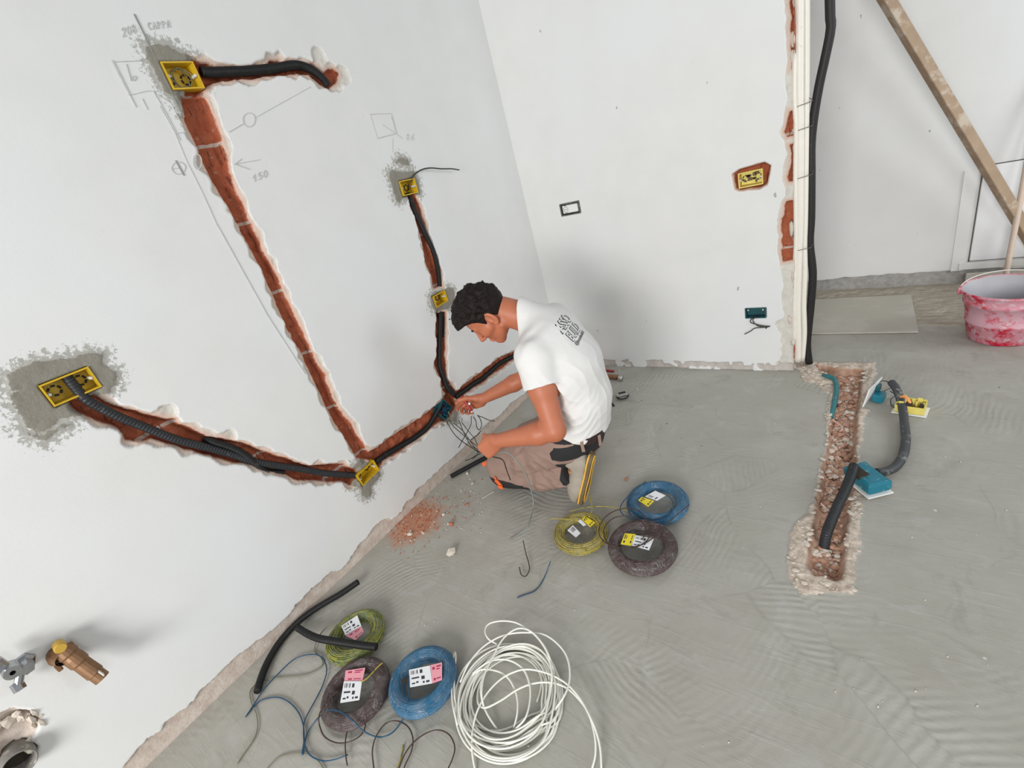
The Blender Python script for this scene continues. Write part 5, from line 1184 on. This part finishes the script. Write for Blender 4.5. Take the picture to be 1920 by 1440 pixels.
# hair: short back and sides, longer curly top
def hair_sdf(P_):
    q = (P_ - HC) @ RH; f, s, u = q[:, 0], q[:, 1], q[:, 2]
    n = fbm(q[:, 0] * 42, q[:, 1] * 42, q[:, 2] * 42, 3)
    top = sstep(-.02, .07, u)
    d = ell(P_, hp_(-.010, 0, .040), RH, (.104, .083, .094)); d = smin(d, ell(P_, hp_(.020, 0, .075), RH, (.098, .070, .066)), .03); d = smin(d, ell(P_, hp_(.074, .005, .086), RH, (.034, .050, .028)), .02)
    d = d - (.002 + .009 * top * n + .008 * top)
    hl = np.interp(f, [-.12, -.085, -.04, -.018, .0, .020, .030, .045, .070, .095, .13], [-.068, -.062, -.045, .030, .018, -.004, .034, .054, .072, .080, .086])
    cut = (hl + .004 * n - u) * .75
    d = smax(d, cut, .006)
    for (a, b, c) in ((-.055, .01, .145), (-.06, .0, .150), (-.048, -.012, .146), (-.066, .008, .143)): d = smin(d, rc(P_, hp_(a + .004, b, c - .03), hp_(a, b * 1.8, c), .009, .0025), .006)
    return d
sdf_mesh('hair', hair_sdf, HC - .2, HC + .2, .0028, M['hair'], man)
# t-shirt
def shirt_sdf(P_):
    n = fbm(P_[:, 0] * 9, P_[:, 1] * 9, P_[:, 2] * 9, 2)
    d = torso_sdf(P_, .010); up = sstep(.42, .5, P_[:, 2])
    hem = wide(P_, (.835, -1.22, .385), (.862, -1.22, .50), .132, .118, 1.28); d = smin(d, hem, .03)
    sl = []
    for s_, e_, tt in ((shL, elL, .40), (shR, elR, .72)):
        a = nrm(e_ - s_); m_ = mid(s_, e_, tt); k = rc(P_, s_ + (0, 0, .0), m_ + a * .05, .066, .076); k = smax(k, (P_ - m_) @ a, .004)
        k = smax(k, -smax(rc(P_, mid(s_, e_, .15), m_ + a * .08, .052, .0695), -((P_ - m_) @ a + .09), .01), .003); sl.append((k, s_, e_, m_, a))
    for k, s_, e_, m_, a in sl: d = smin(d, k, .028) if True else d
    for k, s_, e_, m_, a in sl:
        inner = smax(rc(P_, mid(s_, e_, .2), m_ + a * .08, .050, .0695), -((P_ - m_) @ a + .06), .01); d = smax(d, -inner, .004)
    # folds: fan from the left shoulder and from the waist side
    x, y, z = P_.T
    w = n * 1.1
    # pulls from armpit towards lower back, and vertical drags on the back
    g1 = np.sin((x * 62 + z * 44 + y * 10) + 2.2 * w); g2 = np.sin((z * 84 - x * 40 - y * 22) + 2.4 * w + 1.3); g3 = np.sin((y * 44 + z * 9) + 2.5 * w)
    m1 = np.exp(-(((P_ - (.86, -1.38, .60)) ** 2).sum(1)) / .018); m2 = np.exp(-(((P_ - (.87, -1.33, .46)) ** 2).sum(1)) / .016); m3 = np.exp(-(((P_ - (.92, -1.24, .58)) ** 2).sum(1)) / .03)
    m4 = np.exp(-(((P_ - (.76, -1.36, .82)) ** 2).sum(1)) / .010)
    sharp = lambda g: 1 - 2 * np.abs(g) ** .8
    sharp = lambda g: np.abs(g) ** .7 * -1.6 + 1
    d = d - .0026 * sharp(g1) * m1 - .0030 * sharp(g2) * m2 - .0020 * sharp(g3) * m3 - .0035 * np.sin(x * 75 - z * 35 + 2 * w) * m4 - .002 * n
    # bottom hem, tilted with the hips
    hz = .352 + .05 * sstep(.93, .80, x) + .006 * np.sin(y * 30)
    d = smax(d, hz - z, .004)
    # neckline
    nk = rc(P_, C7 + (.02, 0, -.01), hp_(-.045, 0, -.05), .071, .067); pl = (P_ - (C7 + (-.012, 0, -.012))) @ nrm(NB - C7 + np.array((0, 0, -.05)))
    d = smax(d, -smax(nk, -(pl - .008), .004), .003); d = smax(d, pl - .025 - .018 * np.abs((P_ - C7) @ LAT) * 0, .006)
    return d
so, SV, SQ = sdf_mesh('t_shirt', shirt_sdf, (.50, -1.56, .30), (1.05, -.90, .95), .0032, M['shirt'], man, keep=True)
# print on the upper back
bvh = BVHTree.FromPolygons([Vector(v) for v in SV.tolist()], SQ.tolist())
def cam_hit(px, py):
    r = CW.T @ np.array([(px - 960) / FPX, (py - 720) / FPX, 1.0]); h_ = bvh.ray_cast(Vector(CAM), Vector(nrm(r))); return np.array(h_[0]) if h_[0] is not None else None
def text_print(txt, org, ex, ey, nv, size, offset, lift, thick, name, mat, bold=.0):
    cu = bpy.data.curves.new(name, 'FONT'); cu.body = txt; cu.size = 1.0; cu.offset = offset; cu.resolution_u = 3; cu.space_character = .95
    ob = bpy.data.objects.new(name, cu); COL.objects.link(ob); dg = bpy.context.evaluated_depsgraph_get(); me = ob.evaluated_get(dg).to_mesh()
    V = np.array([v.co[:] for v in me.vertices]); Fc = [list(p.vertices) for p in me.polygons]; ob.to_mesh_clear() if hasattr(ob, 'to_mesh_clear') else None
    bpy.data.objects.remove(ob); bpy.data.curves.remove(cu)
    W_ = V[:, 0].max() - V[:, 0].min(); out = []
    for v in V:
        p = org + ex * (v[0] - W_ / 2) * size[0] + ey * v[1] * size[1]; h_ = bvh.ray_cast(Vector(p + nv * .12), Vector(-nv)); q = np.array(h_[0]) if h_[0] is not None else p
        out.append(q + nv * lift)
    return out, Fc
LO = cam_hit(1064, 622)
if LO is not None:
    ex = nrm(-LAT * 1.0 + np.array((0, 0, .0))); hn = np.array(bvh.find_nearest(Vector(LO))[1]); nv = nrm(hn - ex * (hn @ ex)); 
    if nv[0] < 0: nv = -nv
    ey = np.cross(nv, ex); 
    if ey[2] < 0: ey = -ey
    LO = LO + ex * .03
    blk, wht = MB(), MB()
    for txt, dy, sz in (('ASSO', .012, (.046, .060)), ('BUILD', -.040, (.039, .058))):
        for offs, lift, tgt in ((.050, .0012, blk), (.010, .0019, wht)):
            V, Fc = text_print(txt, LO + ey * dy, ex, ey, nv, sz, offs, lift, 0, 't', None); tgt.add(V, Fc)
    V, Fc = text_print('@assobuild.it', LO + ey * -.062, ex, ey, nv, (.021, .021), .012, .0012, 0, 't', None); blk.add(V, Fc)
    bo = blk.build('back_print', M['ink'], so); wo = wht.build('print_letters', P('print_white', (.72, .72, .70), .7), so)
# trousers
def trouser_sdf(P_, part=0):
    n = fbm(P_[:, 0] * 11, P_[:, 1] * 11, P_[:, 2] * 11, 2); x, y, z = P_.T
    d = wide(P_, (.815, -1.22, .325), (.845, -1.22, .395), .125, .116, 1.28)
    for hp__, kn, an in ((hipL, knL, anL), (hipR, knR, anR)):
        t = rc(P_, hp__, mid(hp__, kn, .5), .104, .094); t = smin(t, rc(P_, mid(hp__, kn, .5), kn, .094, .078), .03)
        c = rc(P_, kn + (.0, 0, -.045), mid(kn, an, .55) + (0, 0, -.03), .076, .078); c = smin(c, rc(P_, mid(kn, an, .55) + (0, 0, -.03), an, .078, .060), .03)
        c = smax(c, (x - .815) * .9 + .35 * (z - .17), .008)
        d = smin(d, smin(t, c, .012), .02)
    g1 = np.sin(x * 40 + z * 52 + 2.6 * n); g2 = np.sin(z * 60 - x * 20 + 3 * n + 2)
    m1 = np.exp(-(((P_ - (.74, -1.42, .18)) ** 2).sum(1)) / .012); m2 = np.exp(-(((P_ - (.60, -1.42, .22)) ** 2).sum(1)) / .02)
    d = d - .0065 * (1 - 2 * np.abs(g1) ** .8) * m1 - .0035 * (1 - 2 * np.abs(g2)) * m2 - .0035 * n
    d = smax(d, z - (.405 - .02 * sstep(.75, .95, x)), .004)
    return smax(d, .004 - z, .01)
def tr_idx(fc):
    x, y, z = fc.T; idx = np.zeros(len(fc), int)
    belt = z > .372 - .02 * sstep(.75, .95, x); idx[(z > .355 - .02 * sstep(.75, .95, x)) & ~belt & (x > .86)] = 0
    pock = (y < -1.29) & (x > .80 - 1.0 * np.clip(.345 - z, 0, .06) * 1.2) & (z < .352) & (z > .285 - .0 * x) & (x > .78); pock |= (x > .90) & (z > .275) & (z < .335)
    idx[pock] = 1; idx[belt] = 1
    knee = (z < .098 - .06 * np.clip(x - .45, 0, 1)) & (x < .60); idx[knee] = 1
    gus = (x > .765) & (z > .13) & (z < .26) & (y < -1.3); idx[gus & (x > .785)] = 1
    return idx
sdf_mesh('trousers', trouser_sdf, (.27, -1.50, .0), (1.02, -.95, .44), .0035, [M['trousers'], M['blackcloth']], man, tr_idx)
# belt, loops, knee webbing
mb = MB(); pts = []
for t in np.linspace(0, 2 * math.pi, 40, endpoint=False): pts.append(np.array([.842, -1.22, .378]) + np.array([1, 0, -.10]) * .122 * math.cos(t) + LAT * .157 * math.sin(t))
pts.append(pts[0]); Pb = catmull(np.array(pts), .01)
for a_, b_ in zip(Pb[:-1], Pb[1:]):
    R_ = axes_from(b_ - a_, (.1, 0, 1)); mb.box((a_ + b_) / 2, (np.linalg.norm(b_ - a_) * 1.3, .004, .032), R_)
mb.build('belt', M['belt'], man)
for t in (-.35, .6, 1.25):
    c = np.array([.842, -1.22, .362]) + np.array([1, 0, -.10]) * .127 * math.cos(t) + LAT * .162 * math.sin(t); R_ = axes_from(np.array([-math.sin(t), -math.cos(t) * 1.2, 0]), (0.1, 0, 1))
    mb = MB(); mb.box(c, (.014, .005, .055), R_, bev=.002); mb.build('belt_loop', M['trousers'], man)
mb = MB(); c = np.array([.415, -1.413, .075]); mb.box(c, (.022, .006, .045), axes_from((1, .1, .35), (0, -.2, 1)), bev=.002); mb.box(c + (-.008, -.002, .018), (.012, .006, .05), axes_from((1, .1, -.1), (0, -.2, 1)), bev=.002); mb.box(c + (.008, -.004, -.02), (.03, .005, .018), None, bev=.002); mb.build('knee_tag', M['orange'], man)
mb = MB(); mb.box((.325, -1.375, .150), (.012, .03, .022), axes_from((1, -.8, .3)), bev=.003); mb.build('orange_patch', M['orange'], man)
# shoes: kneeling on the toes, heels up
def shoe(toe, heel, side, tag_):
    a = nrm(toe - heel); up = nrm(np.array([-1.0, -.13, 0]) - a * (np.array([-1.0, -.13, 0]) @ a)); sd = np.cross(a, up); R_ = np.stack([a, sd, up], 1); o_ = heel
    ln_ = np.linalg.norm(toe - heel); g = lambda x, y, z: o_ + a * x + sd * y + up * z
    def up_sdf(P_):
        d = ell(P_, g(ln_ * .76, .004, .038), R_, (.080, .047, .038)); d = smin(d, rc(P_, g(.045, 0, .045), g(ln_ * .7, .0, .040), .036, .040), .03)
        d = smin(d, rc(P_, g(.045, 0, .05), g(.060, 0, .085), .038, .040), .02)
        d = smax(d, -rc(P_, g(.062, 0, .09), g(.066, 0, .16), .030, .034), .006); d = smax(d, ((P_ - g(0, 0, .108)) @ up), .006)
        q = (P_ - o_) @ R_; d = d + .0012 * np.sin(q[:, 0] * 130) * np.exp(-((q[:, 0] - ln_ * .62) / .03) ** 2)
        return smax(d, -((P_ - g(0, 0, .012)) @ up), .004)
    lo_ = np.minimum(toe, heel) - .16; hi_ = np.maximum(toe, heel) + .16
    sh = sdf_mesh('shoe', up_sdf, lo_, hi_, .0035, M['shoe'], man)
    def sole_sdf(P_, z0=.0, z1=.018, w=0.0):
        q = (P_ - o_) @ R_; x, y, z = q.T; wd = np.interp(x, [-.02, .03, .10, .19, .25, .29], [.024, .034, .030, .047, .044, .02]) + w
        c = np.clip(x, .012, ln_ - .02); cy = .004; d = np.sqrt((x - c) ** 2 + np.maximum(np.abs(y - cy) - wd + .02, 0) ** 2) - .02; return smax(smax(d, z0 - z, .003), z - z1, .003)
    s1 = sdf_mesh('sole', lambda P_: sole_sdf(P_, -.006, .020), lo_, hi_, .0035, M['shoedark'], sh)
    y1 = sdf_mesh('sole_trim', lambda P_: sole_sdf(P_, .008, .016, .0025), lo_, hi_, .0035, M['shoeyellow'], sh)
    mb = MB(); pts = [g(x, yy + .004, -.0065) for x, yy in ((.03, .022), (.1, .018), (.17, .032), (.235, .028), (.262, .0), (.235, -.024), (.17, -.028), (.1, -.016), (.03, -.018), (.0, .0), (.03, .022))]
    mb.tube(catmull(pts, .008), .0035, 6); mb.build('sole_pattern', M['shoeyellow'], sh, True)
    mb = MB()
    for k in range(4):
        xx = ln_ * (.42 + .08 * k); hh = .088 - .010 * k; mb.tube(catmull([g(xx, -.022, hh - .012), g(xx + .006, 0, hh + .0), g(xx, .022, hh - .012)], .004), .0028, 6)
        mb.tube(catmull([g(xx, -.022, hh - .012), g(xx + .02, .018, hh - .008)], .004), .0024, 6)
    mb.build('laces', M['shoeyellow'], sh, True)
    mb = MB(); mb.box(g(-.003, 0, .07), (.005, .022, .045), R_, bev=.002); mb.build('heel_tab', M['shoeyellow'], sh)
shoe(np.array([.850, -1.365, .030]), np.array([.935, -1.335, .280]), 1, 'left'); shoe(np.array([.770, -1.20, .030]), np.array([.830, -1.195, .270]), -1, 'right')
# what the hands hold: a top-level screwdriver and cable
hcR = np.mean([p[1] for p in HR[8:16]], 0)
sd = empty('screwdriver', hcR, 'small red and white screwdriver in the man\'s right hand at the junction box', 'screwdriver')
a_ = L(866, 742, .135); b_ = L(884, 771, .175)
mb = MB(); mb.tube(catmull([a_, mid(a_, b_, .5), b_], .01), .0085, 10); mb.build('handle', M['redplastic'], sd, True)
mb = MB(); stone(mb, L(880, 757, .20), .0075); mb.lathe(b_, [(.0001, .006), (.0075, .004), (.0085, -.004), (.0001, -.006)], None, 10); mb.build('white_end', M['whiteplastic'], sd, True)
pg = wrL + dL * .085 - nL * .022; w0 = pg - nrm(tL) * .03
wire('held_cable', [pg + nrm(tL) * .02, pg, w0] + [hit(px, py, 1, y_) for px, py, y_ in ((950, 848, -1.50), (975, 872, -1.485), (992, 905, -1.47), (1000, 945, -1.46))] + [F(990, 985, .03), F(975, 1000, .01), F(955, 1012, .004)], .0032, P('grey_cable', (.24, .26, .24), .5), 'grey cable running from the man\'s left fist over his thigh to the floor', 'cable')
wire('held_cable', [pg + nrm(tL) * .02, pg + dL * .004, w0 + dL * .01] + [hit(px, py, 1, y_) for px, py, y_ in ((942, 862, -1.50), (950, 882, -1.485), (957, 900, -1.46))], .0026, M['wdark'], 'short dark wire end hanging from the man\'s left fist over his trousers')
